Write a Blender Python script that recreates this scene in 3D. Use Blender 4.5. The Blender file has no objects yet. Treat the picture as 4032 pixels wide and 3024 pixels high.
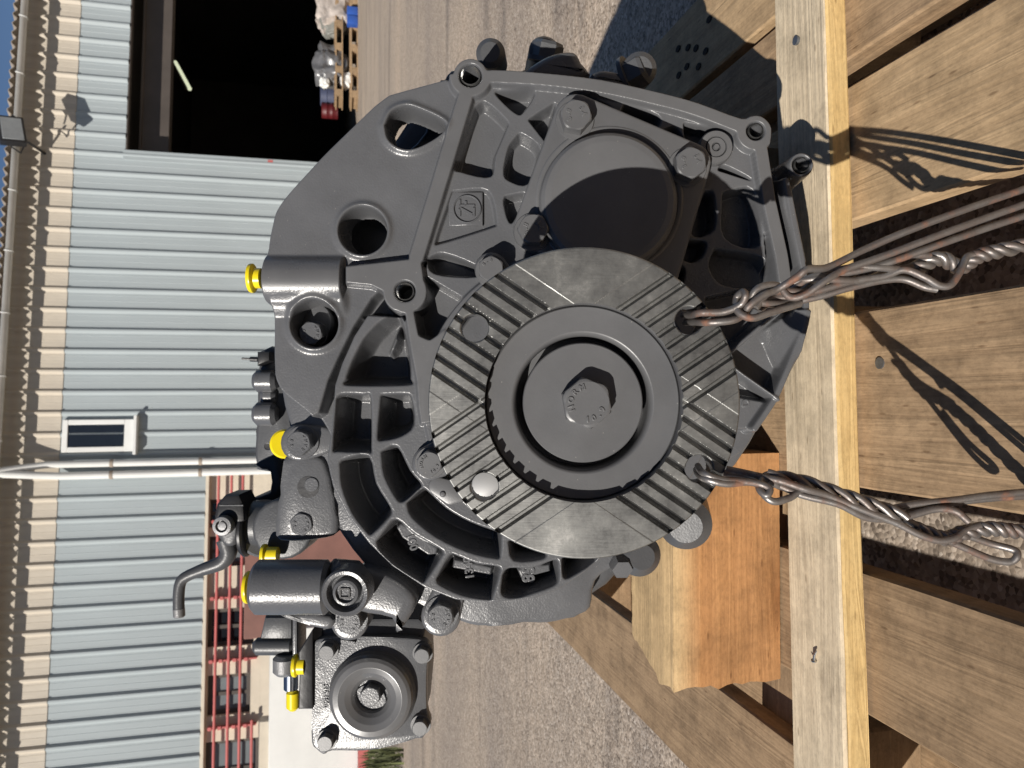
import bpy, bmesh, math, random
import numpy as np
from mathutils import Vector, Matrix
random.seed(7); RNG = np.random.default_rng(7)
sc = bpy.context.scene
COL = sc.collection
# ------------------------------------------------------------------ camera
F = 3000.0                       # focal length in photo pixels (photo 4032 x 3024, held on its side)
CX, CY = 2016.0, 1512.0
HC = 0.55                        # camera height
PITCH = math.atan((CX - 1300.0) / F)
cp, sp = math.cos(PITCH), math.sin(PITCH)
RW = Vector((1, 0, 0)); FW = Vector((0, cp, -sp)); UW = Vector((0, sp, cp))
CAMP = Vector((0, 0, HC))
cam = bpy.data.cameras.new('camera'); camo = bpy.data.objects.new('camera', cam); COL.objects.link(camo)
camo.matrix_world = Matrix(((-UW.x, RW.x, -FW.x, CAMP.x), (-UW.y, RW.y, -FW.y, CAMP.y), (-UW.z, RW.z, -FW.z, CAMP.z), (0, 0, 0, 1)))
cam.sensor_fit = 'HORIZONTAL'; cam.sensor_width = 36.0; cam.lens = 36.0 * F / 4032.0
cam.clip_start = 0.02; cam.clip_end = 500
cam.dof.use_dof = True; cam.dof.focus_distance = 0.50; cam.dof.aperture_fstop = 22.0
sc.camera = camo
# ------------------------------------------------------------------ sky, sun, exposure
SUN_D = Vector((0.70, 0.89, -0.66)).normalized()       # direction the light travels
elev = math.asin(-SUN_D.z); azim = math.atan2(-SUN_D.x, -SUN_D.y)
w = bpy.data.worlds.new('World'); sc.world = w; w.use_nodes = True
nt = w.node_tree; bg = nt.nodes['Background']
sky = nt.nodes.new('ShaderNodeTexSky'); sky.sky_type = 'NISHITA'; sky.sun_disc = False
sky.sun_elevation = elev; sky.sun_rotation = azim; sky.air_density = 0.8; sky.dust_density = 0.0; sky.ozone_density = 3.0; sky.altitude = 300
nt.links.new(sky.outputs[0], bg.inputs[0]); bg.inputs[1].default_value = 0.06
sun = bpy.data.lights.new('sun', 'SUN'); sun.energy = 5.0; sun.angle = math.radians(0.53); sun.color = (1.0, 0.945, 0.87)
suno = bpy.data.objects.new('sun', sun); COL.objects.link(suno)
suno.rotation_euler = SUN_D.to_track_quat('-Z', 'Y').to_euler(); suno.location = (-4, -5, 6)
sc.view_settings.view_transform = 'Standard'; sc.view_settings.look = 'None'
sc.view_settings.gamma = 1.0; sc.view_settings.use_curve_mapping = False
sc.view_settings.exposure = 0.12
sc.cycles.diffuse_bounces = 3; sc.cycles.glossy_bounces = 3; sc.cycles.max_bounces = 6
# ------------------------------------------------------------------ helpers
def ray(px, py):
    return ((CY - py) / F) * RW + ((CX - px) / F) * UW + FW
def on_z(px, py, z):
    d = ray(px, py); return CAMP + d * ((z - HC) / d.z)
def GP(px, py, Z):               # upright photo-aligned metric frame of the gearbox (x right, y up, z to the viewer)
    return Vector(((CY - py) / F * Z, (CX - px) / F * Z, -Z))
def tag(o, label=None, cat=None, group=None, kind=None):
    if label: o['label'] = label
    if cat: o['category'] = cat
    if group: o['group'] = group
    if kind: o['kind'] = kind
    return o
def link(name, me, mats=None, parent=None, smooth=None):
    o = bpy.data.objects.new(name, me); COL.objects.link(o)
    if mats is not None and len(me.materials) == 0:
        for m in (mats if isinstance(mats, (list, tuple)) else [mats]): me.materials.append(m)
    if parent is not None: o.parent = parent
    return o
def empty(name, loc=(0, 0, 0), rot=None, parent=None):
    o = bpy.data.objects.new(name, None); COL.objects.link(o); o.empty_display_size = 0.05
    o.location = loc
    if rot is not None: o.rotation_euler = rot
    if parent is not None: o.parent = parent
    return o
def shade_auto(me, ang=40):
    for p in me.polygons: p.use_smooth = True
    bm = bmesh.new(); bm.from_mesh(me)
    a = math.radians(ang)
    for e in bm.edges:
        if len(e.link_faces) == 2:
            e.smooth = e.calc_face_angle(0) < a
    bm.to_mesh(me); bm.free()
def bm_obj(name, bm, mats, parent=None, ang=40):
    bmesh.ops.recalc_face_normals(bm, faces=bm.faces[:])
    me = bpy.data.meshes.new(name); bm.to_mesh(me); bm.free()
    if ang: shade_auto(me, ang)
    return link(name, me, mats, parent)
def add_box(bm, lo, hi, bevel=0.0, seg=1, M=None):
    r = bmesh.ops.create_cube(bm, size=1.0)
    vs = r['verts']
    for v in vs:
        v.co = Vector([lo[i] + (v.co[i] + .5) * (hi[i] - lo[i]) for i in range(3)])
    if bevel > 0:
        es = list({e for v in vs for e in v.link_edges})
        rr = bmesh.ops.bevel(bm, geom=es, offset=bevel, segments=seg, affect='EDGES', profile=.5)
        vs = list({v for f in rr['faces'] for v in f.verts} | {v for v in vs if v.is_valid})
    if M is not None:
        for v in vs: v.co = M @ v.co
    return vs
def box_obj(name, lo, hi, mat, parent=None, bevel=0.0, seg=1):
    bm = bmesh.new(); add_box(bm, lo, hi, bevel, seg); return bm_obj(name, bm, mat, parent)
def frame_of(d):
    d = d.normalized(); a = Vector((0, 0, 1)) if abs(d.z) < .9 else Vector((1, 0, 0))
    u = d.cross(a).normalized(); return u, d.cross(u).normalized()
def add_tube(bm, pts, radii, n=12, caps=True):
    pts = [Vector(p) for p in pts]
    if not isinstance(radii, (list, tuple)): radii = [radii] * len(pts)
    rings = []; u = None
    for i, p in enumerate(pts):
        t = (pts[min(i + 1, len(pts) - 1)] - pts[max(i - 1, 0)])
        if t.length < 1e-9: t = Vector((0, 0, 1))
        t.normalize()
        if u is None: u, _ = frame_of(t)
        u = (u - t * u.dot(t))
        if u.length < 1e-6: u, _ = frame_of(t)
        u.normalize(); v = t.cross(u)
        rings.append([bm.verts.new(p + (u * math.cos(2 * math.pi * k / n) + v * math.sin(2 * math.pi * k / n)) * radii[i]) for k in range(n)])
    for a, b in zip(rings, rings[1:]):
        for k in range(n): bm.faces.new((a[k], a[(k + 1) % n], b[(k + 1) % n], b[k]))
    if caps:
        bm.faces.new(rings[0][::-1]); bm.faces.new(rings[-1])
def tube_obj(name, pts, r, mat, parent=None, n=12):
    bm = bmesh.new(); add_tube(bm, pts, r, n); return bm_obj(name, bm, mat, parent)
def spline(pts, per=8):          # Catmull-Rom through points of any dimension
    P = [np.array(p, float) for p in pts]; P = [2 * P[0] - P[1]] + P + [2 * P[-1] - P[-2]]
    out = []
    for i in range(1, len(P) - 2):
        for k in range(per):
            t = k / per; a, b, c, d = P[i - 1], P[i], P[i + 1], P[i + 2]
            out.append(.5 * ((2 * b) + (-a + c) * t + (2 * a - 5 * b + 4 * c - d) * t * t + (-a + 3 * b - 3 * c + d) * t ** 3))
    out.append(P[-2]); return out
# ------------------------------------------------------------------ materials
def new_mat(name):
    m = bpy.data.materials.new(name); m.use_nodes = True
    nt = m.node_tree; return m, nt, nt.nodes['Principled BSDF']
def N(nt, typ, **kw):
    n = nt.nodes.new(typ)
    for k, v in kw.items():
        if k in n.inputs: n.inputs[k].default_value = v
        else: setattr(n, k, v)
    return n
def ramp(nt, stops):
    r = nt.nodes.new('ShaderNodeValToRGB'); el = r.color_ramp.elements
    while len(el) < len(stops): el.new(0.5)
    for e, (p, c) in zip(el, stops):
        e.position = p; e.color = (c[0], c[1], c[2], 1) if len(c) > 1 else (c[0],) * 3 + (1,)
    return r
def mat(name, color, rough=.5, metal=0.0, var=0.15, vscale=6.0, bump=0.0, bscale=200.0, spec=.5, coat=0.0, rvar=0.0, emit=None, coord='Object', stretch=(1, 1, 1)):
    m, nt, b = new_mat(name); L = nt.links.new
    tc = N(nt, 'ShaderNodeTexCoord'); mp = N(nt, 'ShaderNodeMapping'); mp.inputs['Scale'].default_value = stretch
    L(tc.outputs[coord], mp.inputs[0])
    n1 = N(nt, 'ShaderNodeTexNoise', Scale=vscale, Detail=6.0, Roughness=.6); L(mp.outputs[0], n1.inputs[0])
    c = color
    r = ramp(nt, [(.3, [x * (1 - var) for x in c]), (.7, [min(1, x * (1 + var)) for x in c])]); L(n1.outputs[0], r.inputs[0])
    L(r.outputs[0], b.inputs['Base Color'])
    b.inputs['Roughness'].default_value = rough; b.inputs['Metallic'].default_value = metal
    b.inputs['Specular IOR Level'].default_value = spec; b.inputs['Coat Weight'].default_value = coat; b.inputs['Coat Roughness'].default_value = .2
    if rvar:
        mr = N(nt, 'ShaderNodeMapRange'); mr.inputs['To Min'].default_value = rough - rvar; mr.inputs['To Max'].default_value = rough + rvar
        L(n1.outputs[0], mr.inputs[0]); L(mr.outputs[0], b.inputs['Roughness'])
    if bump:
        n2 = N(nt, 'ShaderNodeTexNoise', Scale=bscale, Detail=4.0); L(mp.outputs[0], n2.inputs[0])
        bp = N(nt, 'ShaderNodeBump', Strength=bump, Distance=.001); L(n2.outputs[0], bp.inputs['Height']); L(bp.outputs[0], b.inputs['Normal'])
    if emit:
        b.inputs['Emission Color'].default_value = (*emit[0], 1); b.inputs['Emission Strength'].default_value = emit[1]
    return m
def wood_mat(name, base, dark, grey=0.0, grain=1.0, rough=.75, stain=.4):
    """planks: local x runs along the grain, metres"""
    m, nt, b = new_mat(name); L = nt.links.new
    tc = N(nt, 'ShaderNodeTexCoord'); oi = N(nt, 'ShaderNodeObjectInfo')
    off = N(nt, 'ShaderNodeVectorMath', operation='SCALE'); off.inputs[0].default_value = (3.1, 7.7, 5.3)
    mul = N(nt, 'ShaderNodeMath', operation='MULTIPLY'); mul.inputs[1].default_value = 9.0; L(oi.outputs['Random'], mul.inputs[0]); L(mul.outputs[0], off.inputs['Scale'])
    add = N(nt, 'ShaderNodeVectorMath', operation='ADD'); L(tc.outputs['Object'], add.inputs[0]); L(off.outputs[0], add.inputs[1])
    mp = N(nt, 'ShaderNodeMapping'); mp.inputs['Scale'].default_value = (1.2, 22, 22); L(add.outputs[0], mp.inputs[0])
    wv = N(nt, 'ShaderNodeTexNoise', Scale=2.0, Detail=3.0, Distortion=1.2); L(mp.outputs[0], wv.inputs[0])
    bands = N(nt, 'ShaderNodeMath', operation='MULTIPLY'); bands.inputs[1].default_value = 7.0 * grain; L(wv.outputs[0], bands.inputs[0])
    fr = N(nt, 'ShaderNodeMath', operation='PINGPONG'); fr.inputs[1].default_value = 1.0; L(bands.outputs[0], fr.inputs[0])
    mp2 = N(nt, 'ShaderNodeMapping'); mp2.inputs['Scale'].default_value = (14, 420, 420); L(add.outputs[0], mp2.inputs[0])
    fine = N(nt, 'ShaderNodeTexNoise', Scale=1.0, Detail=5.0); L(mp2.outputs[0], fine.inputs[0])
    blot = N(nt, 'ShaderNodeTexNoise', Scale=20.0, Detail=9.0, Roughness=.75); L(add.outputs[0], blot.inputs[0])
    c1 = ramp(nt, [(.0, [.68 * a + .32 * c for a, c in zip(base, dark)]), (.5, [.87 * a + .13 * c for a, c in zip(base, dark)]), (.9, base)]); L(fr.outputs[0], c1.inputs[0])
    c2 = ramp(nt, [(.3, (.80, .78, .75)), (.55, (1, 1, 1)), (.75, (1.0, 1.0, 1.0))]); L(fine.outputs[0], c2.inputs[0])
    c3 = ramp(nt, [(.33, [1 - stain, 1 - stain, 1 - stain]), (.56, (1, 1, 1))]); L(blot.outputs[0], c3.inputs[0])
    spk = N(nt, 'ShaderNodeTexNoise', Scale=420.0, Detail=3.0, Roughness=.7)
    mps = N(nt, 'ShaderNodeMapping'); mps.inputs['Scale'].default_value = (.45, 1, 1); L(add.outputs[0], mps.inputs[0]); L(mps.outputs[0], spk.inputs[0])
    c4 = ramp(nt, [(.33, (.70, .68, .66)), (.5, (1, 1, 1)), (.68, (1.18, 1.17, 1.14))]); L(spk.outputs[0], c4.inputs[0])
    m0 = N(nt, 'ShaderNodeMix', data_type='RGBA', blend_type='MULTIPLY'); m0.inputs[0].default_value = .7; L(c2.outputs[0], m0.inputs[6]); L(c4.outputs[0], m0.inputs[7])
    m1 = N(nt, 'ShaderNodeMix', data_type='RGBA', blend_type='MULTIPLY'); m1.inputs[0].default_value = .65
    L(c1.outputs[0], m1.inputs[6]); L(m0.outputs[2], m1.inputs[7])
    m2 = N(nt, 'ShaderNodeMix', data_type='RGBA', blend_type='MULTIPLY'); m2.inputs[0].default_value = 1
    L(m1.outputs[2], m2.inputs[6]); L(c3.outputs[0], m2.inputs[7])
    hs = N(nt, 'ShaderNodeHueSaturation'); hs.inputs['Saturation'].default_value = 1 - grey
    vr = N(nt, 'ShaderNodeMapRange'); vr.inputs['To Min'].default_value = .88; vr.inputs['To Max'].default_value = 1.12
    L(oi.outputs['Random'], vr.inputs[0]); L(vr.outputs[0], hs.inputs['Value'])
    # knots, bruises and dark flecks of their own shape
    mpk = N(nt, 'ShaderNodeMapping'); mpk.inputs['Scale'].default_value = (4.2, 9, 9); L(add.outputs[0], mpk.inputs[0])
    wob = N(nt, 'ShaderNodeTexNoise', Scale=5.0, Detail=4.0); L(mpk.outputs[0], wob.inputs[0])
    wa = N(nt, 'ShaderNodeMix', data_type='RGBA'); wa.inputs[0].default_value = .14; L(mpk.outputs[0], wa.inputs[6]); L(wob.outputs['Color'], wa.inputs[7])
    kv_ = N(nt, 'ShaderNodeTexVoronoi', Scale=1.0); L(wa.outputs[2], kv_.inputs[0])
    kr = ramp(nt, [(.05, (.30, .24, .20)), (.085, (.62, .55, .48)), (.12, (.84, .80, .75)), (.2, (1, 1, 1))]); L(kv_.outputs['Distance'], kr.inputs[0])
    mpf = N(nt, 'ShaderNodeMapping'); mpf.inputs['Scale'].default_value = (26, 110, 110); L(add.outputs[0], mpf.inputs[0])
    fv = N(nt, 'ShaderNodeTexVoronoi', Scale=1.0); L(mpf.outputs[0], fv.inputs[0])
    fr_ = ramp(nt, [(.06, (.45, .4, .36)), (.13, (1, 1, 1))]); L(fv.outputs['Distance'], fr_.inputs[0])
    mk = N(nt, 'ShaderNodeMix', data_type='RGBA', blend_type='MULTIPLY'); mk.inputs[0].default_value = .85; L(m2.outputs[2], mk.inputs[6]); L(kr.outputs[0], mk.inputs[7])
    mf = N(nt, 'ShaderNodeMix', data_type='RGBA', blend_type='MULTIPLY'); mf.inputs[0].default_value = .7; L(mk.outputs[2], mf.inputs[6]); L(fr_.outputs[0], mf.inputs[7])
    L(mf.outputs[2], hs.inputs['Color']); L(hs.outputs[0], b.inputs['Base Color'])
    b.inputs['Roughness'].default_value = rough; b.inputs['Specular IOR Level'].default_value = .3
    mx = N(nt, 'ShaderNodeMath', operation='ADD'); L(fine.outputs[0], mx.inputs[0]); L(fr.outputs[0], mx.inputs[1])
    bp = N(nt, 'ShaderNodeBump', Strength=.35, Distance=.001); L(mx.outputs[0], bp.inputs['Height']); L(bp.outputs[0], b.inputs['Normal'])
    return m
def paint_mat(name, col, rough, bump, bscale):
    """grey enamel over casting: fine orange peel, faint dust and worn patches"""
    m, nt, b = new_mat(name); L = nt.links.new
    tc = N(nt, 'ShaderNodeTexCoord')
    n1 = N(nt, 'ShaderNodeTexNoise', Scale=22.0, Detail=7.0, Roughness=.62); L(tc.outputs['Object'], n1.inputs[0])
    r = ramp(nt, [(.3, [x * .9 for x in col]), (.7, [x * 1.1 for x in col])]); L(n1.outputs[0], r.inputs[0])
    vo = N(nt, 'ShaderNodeTexVoronoi', Scale=140.0); L(tc.outputs['Object'], vo.inputs[0])
    sp_ = N(nt, 'ShaderNodeMath', operation='LESS_THAN'); sp_.inputs[1].default_value = .045; L(vo.outputs['Distance'], sp_.inputs[0])
    mx = N(nt, 'ShaderNodeMix', data_type='RGBA'); L(sp_.outputs[0], mx.inputs[0]); L(r.outputs[0], mx.inputs[6]); mx.inputs[7].default_value = (.22, .21, .2, 1)
    L(mx.outputs[2], b.inputs['Base Color'])
    mr = N(nt, 'ShaderNodeMapRange'); mr.inputs['To Min'].default_value = rough - .07; mr.inputs['To Max'].default_value = rough + .07
    L(n1.outputs[0], mr.inputs[0]); L(mr.outputs[0], b.inputs['Roughness'])
    b.inputs['Specular IOR Level'].default_value = .5
    n2 = N(nt, 'ShaderNodeTexNoise', Scale=bscale, Detail=3.0); L(tc.outputs['Object'], n2.inputs[0])
    n3 = N(nt, 'ShaderNodeTexNoise', Scale=60.0, Detail=3.0); L(tc.outputs['Object'], n3.inputs[0])
    ad = N(nt, 'ShaderNodeMath', operation='MULTIPLY_ADD'); ad.inputs[1].default_value = 2.0; L(n3.outputs[0], ad.inputs[0]); L(n2.outputs[0], ad.inputs[2])
    bp = N(nt, 'ShaderNodeBump', Strength=bump, Distance=.0005); L(ad.outputs[0], bp.inputs['Height']); L(bp.outputs[0], b.inputs['Normal'])
    return m
def steel_face_mat(name):
    m, nt, b = new_mat(name); L = nt.links.new
    tc = N(nt, 'ShaderNodeTexCoord')
    n1 = N(nt, 'ShaderNodeTexNoise', Scale=32.0, Detail=10.0, Roughness=.78); L(tc.outputs['Object'], n1.inputs[0])
    mp = N(nt, 'ShaderNodeMapping'); mp.inputs['Scale'].default_value = (900, 60, 60); L(tc.outputs['Object'], mp.inputs[0])
    n2 = N(nt, 'ShaderNodeTexNoise', Scale=1.0, Detail=4.0); L(mp.outputs[0], n2.inputs[0])
    r = ramp(nt, [(.28, (.10, .10, .10)), (.45, (.20, .20, .195)), (.58, (.26, .26, .25)), (.75, (.44, .43, .41))]); L(n1.outputs[0], r.inputs[0])
    L(r.outputs[0], b.inputs['Base Color']); b.inputs['Metallic'].default_value = .85
    mr = N(nt, 'ShaderNodeMapRange'); mr.inputs['To Min'].default_value = .32; mr.inputs['To Max'].default_value = .58
    L(n1.outputs[0], mr.inputs[0]); L(mr.outputs[0], b.inputs['Roughness'])
    bp = N(nt, 'ShaderNodeBump', Strength=.13, Distance=.0004); L(n2.outputs[0], bp.inputs['Height']); L(bp.outputs[0], b.inputs['Normal'])
    return m
def wire_mat(name):
    m, nt, b = new_mat(name); L = nt.links.new
    tc = N(nt, 'ShaderNodeTexCoord')
    n1 = N(nt, 'ShaderNodeTexNoise', Scale=70.0, Detail=6.0, Roughness=.65); L(tc.outputs['Object'], n1.inputs[0])
    r = ramp(nt, [(.40, (.26, .245, .235)), (.55, (.19, .16, .145)), (.63, (.17, .10, .075)), (.72, (.26, .12, .07))]); L(n1.outputs[0], r.inputs[0])
    L(r.outputs[0], b.inputs['Base Color'])
    mt = ramp(nt, [(.55, (.7,)), (.66, (.15,))]); L(n1.outputs[0], mt.inputs[0]); L(mt.outputs[0], b.inputs['Metallic'])
    rr = ramp(nt, [(.45, (.42,)), (.65, (.75,))]); L(n1.outputs[0], rr.inputs[0]); L(rr.outputs[0], b.inputs['Roughness'])
    n2 = N(nt, 'ShaderNodeTexNoise', Scale=900.0, Detail=2.0); L(tc.outputs['Object'], n2.inputs[0])
    bp = N(nt, 'ShaderNodeBump', Strength=.3, Distance=.0003); L(n2.outputs[0], bp.inputs['Height']); L(bp.outputs[0], b.inputs['Normal'])
    return m
def asphalt_mat(name):
    m, nt, b = new_mat(name); L = nt.links.new
    tc = N(nt, 'ShaderNodeTexCoord')
    big = N(nt, 'ShaderNodeTexNoise', Scale=.55, Detail=6.0, Roughness=.6)
    mp = N(nt, 'ShaderNodeMapping'); mp.inputs['Scale'].default_value = (.5, 1.6, 1); L(tc.outputs['Object'], mp.inputs[0]); L(mp.outputs[0], big.inputs[0])
    mid = N(nt, 'ShaderNodeTexNoise', Scale=28.0, Detail=6.0, Roughness=.7); L(tc.outputs['Object'], mid.inputs[0])
    vo = N(nt, 'ShaderNodeTexVoronoi', Scale=210.0); L(tc.outputs['Object'], vo.inputs[0])
    sep = N(nt, 'ShaderNodeSeparateColor'); L(vo.outputs['Color'], sep.inputs[0])
    st = ramp(nt, [(.0, (.19, .155, .125)), (.3, (.385, .32, .26)), (.65, (.49, .415, .34)), (.92, (.58, .50, .42)), (1.0, (.70, .63, .55))]); L(sep.outputs[0], st.inputs[0])
    b1 = ramp(nt, [(.33, (.74, .74, .76)), (.5, (1, .98, .95)), (.64, (1.18, 1.13, 1.06))]); L(big.outputs[0], b1.inputs[0])
    b2 = ramp(nt, [(.3, (.72, .72, .72)), (.6, (1.08, 1.06, 1.04))]); L(mid.outputs[0], b2.inputs[0])
    m1 = N(nt, 'ShaderNodeMix', data_type='RGBA', blend_type='MULTIPLY'); m1.inputs[0].default_value = 1; L(st.outputs[0], m1.inputs[6]); L(b1.outputs[0], m1.inputs[7])
    m2 = N(nt, 'ShaderNodeMix', data_type='RGBA', blend_type='MULTIPLY'); m2.inputs[0].default_value = 1; L(m1.outputs[2], m2.inputs[6]); L(b2.outputs[0], m2.inputs[7])
    # dark tyre / oil streaks running across the yard
    mp3 = N(nt, 'ShaderNodeMapping'); mp3.inputs['Scale'].default_value = (.35, 3.2, 1); mp3.inputs['Rotation'].default_value = (0, 0, .12); L(tc.outputs['Object'], mp3.inputs[0])
    sk = N(nt, 'ShaderNodeTexNoise', Scale=1.0, Detail=5.0, Distortion=.4); L(mp3.outputs[0], sk.inputs[0])
    s2 = ramp(nt, [(.34, (.45, .46, .5)), (.42, (1, 1, 1))]); L(sk.outputs[0], s2.inputs[0])
    m3 = N(nt, 'ShaderNodeMix', data_type='RGBA', blend_type='MULTIPLY'); m3.inputs[0].default_value = .55; L(m2.outputs[2], m3.inputs[6]); L(s2.outputs[0], m3.inputs[7])
    L(m3.outputs[2], b.inputs['Base Color']); b.inputs['Roughness'].default_value = .85; b.inputs['Specular IOR Level'].default_value = .25
    ad = N(nt, 'ShaderNodeMath', operation='ADD'); L(vo.outputs['Distance'], ad.inputs[0]); L(mid.outputs[0], ad.inputs[1])
    bp = N(nt, 'ShaderNodeBump', Strength=.3, Distance=.003); bp.invert = True; L(ad.outputs[0], bp.inputs['Height']); L(bp.outputs[0], b.inputs['Normal'])
    return m
M = {}
M['paint'] = paint_mat('grey_enamel_machined', (.106, .107, .111), .37, .09, 900)
M['cast'] = paint_mat('grey_enamel_cast', (.100, .102, .108), .28, .36, 700)
M['dark'] = paint_mat('dark_grey_enamel', (.065, .067, .072), .4, .3, 600)
M['black'] = mat('black_enamel', (.018, .018, .02), .42, var=.2, bump=.2)
M['steel'] = steel_face_mat('machined_steel')
M['bright'] = mat('bright_steel', (.55, .55, .54), .28, .95, var=.15, vscale=60, bump=.1, bscale=900)
M['alu'] = mat('raw_aluminium', (.24, .24, .245), .5, .45, var=.15, vscale=60, bump=.3, bscale=700)
M['zinc'] = mat('zinc_plated_steel', (.62, .66, .72), .22, 1.0, var=.06, vscale=20)
M['yellow'] = mat('yellow_plastic', (.80, .63, .012), .32, var=.05, vscale=20, spec=.5)
M['wire'] = wire_mat('rusty_tie_wire')
M['plank'] = wood_mat('deck_plank_wood', (.50, .345, .19), (.26, .165, .085), .04, 1.0, .78, .35)
M['plank2'] = wood_mat('brown_deck_plank_wood', (.42, .285, .165), (.20, .125, .068), .02, 1.0, .78, .42)
M['grey_wood'] = wood_mat('weathered_wood', (.68, .56, .39), (.42, .33, .22), .05, 1.1, .82, .35)
M['fresh'] = wood_mat('fresh_cut_wood', (.62, .44, .20), (.46, .30, .12), .0, 2.6, .75, .2)
M['orange_wood'] = wood_mat('orange_timber', (.44, .225, .092), (.30, .14, .055), .0, 1.0, .78, .35)
M['asphalt'] = asphalt_mat('yard_asphalt')
M['clad'] = mat('pale_blue_cladding', (.345, .385, .395), .5, var=.07, vscale=1.2, spec=.4, stretch=(6, 6, .5), bump=.15, bscale=40)
M['cream'] = mat('cream_cladding', (.50, .445, .365), .6, var=.10, vscale=1.6, stretch=(4, 4, .8))
M['render'] = mat('cream_masonry', (.62, .55, .44), .85, var=.08, vscale=4, bump=.4, bscale=60)
M['white'] = mat('white_painted_metal', (.72, .72, .69), .45, var=.06, vscale=2)
M['gutter'] = mat('grey_zinc_gutter', (.50, .49, .46), .42, .35, var=.12, vscale=3)
M['roof'] = mat('fibre_cement_roof', (.30, .25, .20), .9, var=.25, vscale=5, bump=.5, bscale=50)
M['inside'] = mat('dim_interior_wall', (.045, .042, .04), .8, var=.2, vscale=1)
M['steelbrown'] = mat('brown_primed_steel', (.075, .062, .053), .6, var=.15, vscale=2)
M['glass'] = mat('dark_window_glass', (.012, .014, .018), .08, var=.1, spec=.6)
M['greyglass'] = mat('grey_blind_glass', (.17, .19, .20), .25, var=.12, vscale=2)
M['red'] = mat('red_painted_rail', (.50, .13, .12), .5, var=.1, vscale=8)
M['rust'] = mat('red_brown_steel_sheet', (.20, .095, .075), .6, var=.18, vscale=2.2, bump=.2, bscale=20)
M['cable'] = mat('black_rubber', (.012, .012, .013), .55, var=.2)
# ================================================================== SETTING
bm = bmesh.new()
S = 140.0
for x, y in ((-S, -S), (S, -S), (S, S), (-S, S)): bm.verts.new((x, y, 0))
bm.faces.new(bm.verts); g = bm_obj('yard_ground', bm, M['asphalt'], ang=0); tag(g, 'sunlit beige worn asphalt of the yard', None, None, 'structure')
# ------------------------------------------------------------------ workshop wall frame (x along wall, y into the building, z up)
PSI = math.radians(8.0)
ES = Vector((math.cos(PSI), math.sin(PSI), 0)); NW = Vector((math.sin(PSI), -math.cos(PSI), 0))
p0 = on_z(1413, 200, 0.0); D0 = p0.dot(-NW)
W0 = -NW * D0                                        # foot of the perpendicular from below the camera
def wall_hit(px, py, depth=0.0):                      # pixel -> (s, z) on the plane `depth` metres behind the cladding face
    d = ray(px, py); t = (D0 + depth - CAMP.dot(-NW)) / d.dot(-NW); P = CAMP + d * t
    return (P - W0).dot(ES), P.z
BR = (0, 0, PSI)
bld = empty('workshop_building', W0, BR)
tag(bld, 'ribbed pale blue workshop building with cream band and dark open doorway', 'building')
s_l = wall_hit(300, 3300)[0]; s_r = wall_hit(300, -500)[0]
z_cb = wall_hit(250, 1512)[1]                         # boundary of cream band / blue cladding
z_eave = wall_hit(125, 800)[1]                        # top of the cream band under the eave
s_d, _ = wall_hit(560, 600); z_dt = wall_hit(505, 300)[1]     # door edge, door head
s_pipe = wall_hit(500, 1845)[0]; z_lb = wall_hit(800, 2350)[1]   # downpipes, bottom of left cladding
pitch = abs(wall_hit(600, 720)[0] - wall_hit(600, 795)[0])
def panel_mesh(name, p, z0, z1, m):
    prof = [(0, .06), (0, 0), (p * .62, 0), (p * .73, -.045), (p * .81, -.045), (p * .92, 0), (p - .002, 0), (p - .002, .06)]
    # pressed stiffening lines in the pan
    prof = [(0, .06), (0, 0), (p * .22, 0), (p * .235, -.004), (p * .25, 0), (p * .5, 0), (p * .515, -.004), (p * .53, 0)] + prof[2:]
    bm = bmesh.new()
    a = [bm.verts.new((x, y, z0)) for x, y in prof]; b = [bm.verts.new((x, y, z1)) for x, y in prof]
    n = len(prof)
    for i in range(n): bm.faces.new((a[i], a[(i + 1) % n], b[(i + 1) % n], b[i]))
    bm.faces.new(a[::-1]); bm.faces.new(b)
    bmesh.ops.recalc_face_normals(bm, faces=bm.faces[:]); me = bpy.data.meshes.new(name); bm.to_mesh(me); bm.free(); me.materials.append(m); return me
me_full = panel_mesh('cladding_panel', pitch, 0.0, z_cb, M['clad'])
me_door = panel_mesh('cladding_panel_over_door', pitch, z_dt, z_cb, M['clad'])
me_left = panel_mesh('cladding_panel_left_bay', pitch, z_lb, z_cb, M['clad'])
me_cream = panel_mesh('fascia_panel', pitch, z_cb + .004, z_eave + .25, M['cream'])
s = s_d - pitch * .97
k0 = int((s_l - s) / pitch) - 1; k1 = int((s_r - s) / pitch) + 1
for k in range(k0, k1 + 1):
    x = s + k * pitch
    me = me_door if k >= 1 else (me_full if x > s_pipe - pitch * .5 else me_left)
    o = link('cladding_panel', me, None, bld); o.location = (x, 0, 0)
    o = link('fascia_panel', me_cream, None, bld); o.location = (x, -.012, 0)
xe0, xe1 = s + k0 * pitch, s + (k1 + 1) * pitch
# wall core behind the sheeting
bm = bmesh.new()
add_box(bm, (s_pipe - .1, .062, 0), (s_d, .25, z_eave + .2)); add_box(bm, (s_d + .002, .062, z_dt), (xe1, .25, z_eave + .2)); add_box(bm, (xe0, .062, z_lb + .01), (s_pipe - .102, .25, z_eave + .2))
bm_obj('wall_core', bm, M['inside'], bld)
bx = lambda name, lo, hi, m, par=bld, bev=0.004: box_obj(name, lo, hi, m, par, bev)
bx('door_jamb_trim', (s_d - .17, -.03, 0.0), (s_d + .02, .30, z_dt + .03), M['clad'])
bx('door_head_trim', (s_d + .022, -.012, z_dt - .03), (xe1, .10, z_dt - .002), M['steelbrown'])
zb0 = wall_hit(672, 300, .5)[1]; zb1 = wall_hit(556, 300, .5)[1]
bx('door_lintel_beam', (s_d - .5, .5, zb0), (xe1, .75, zb1), M['steelbrown'])
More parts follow.
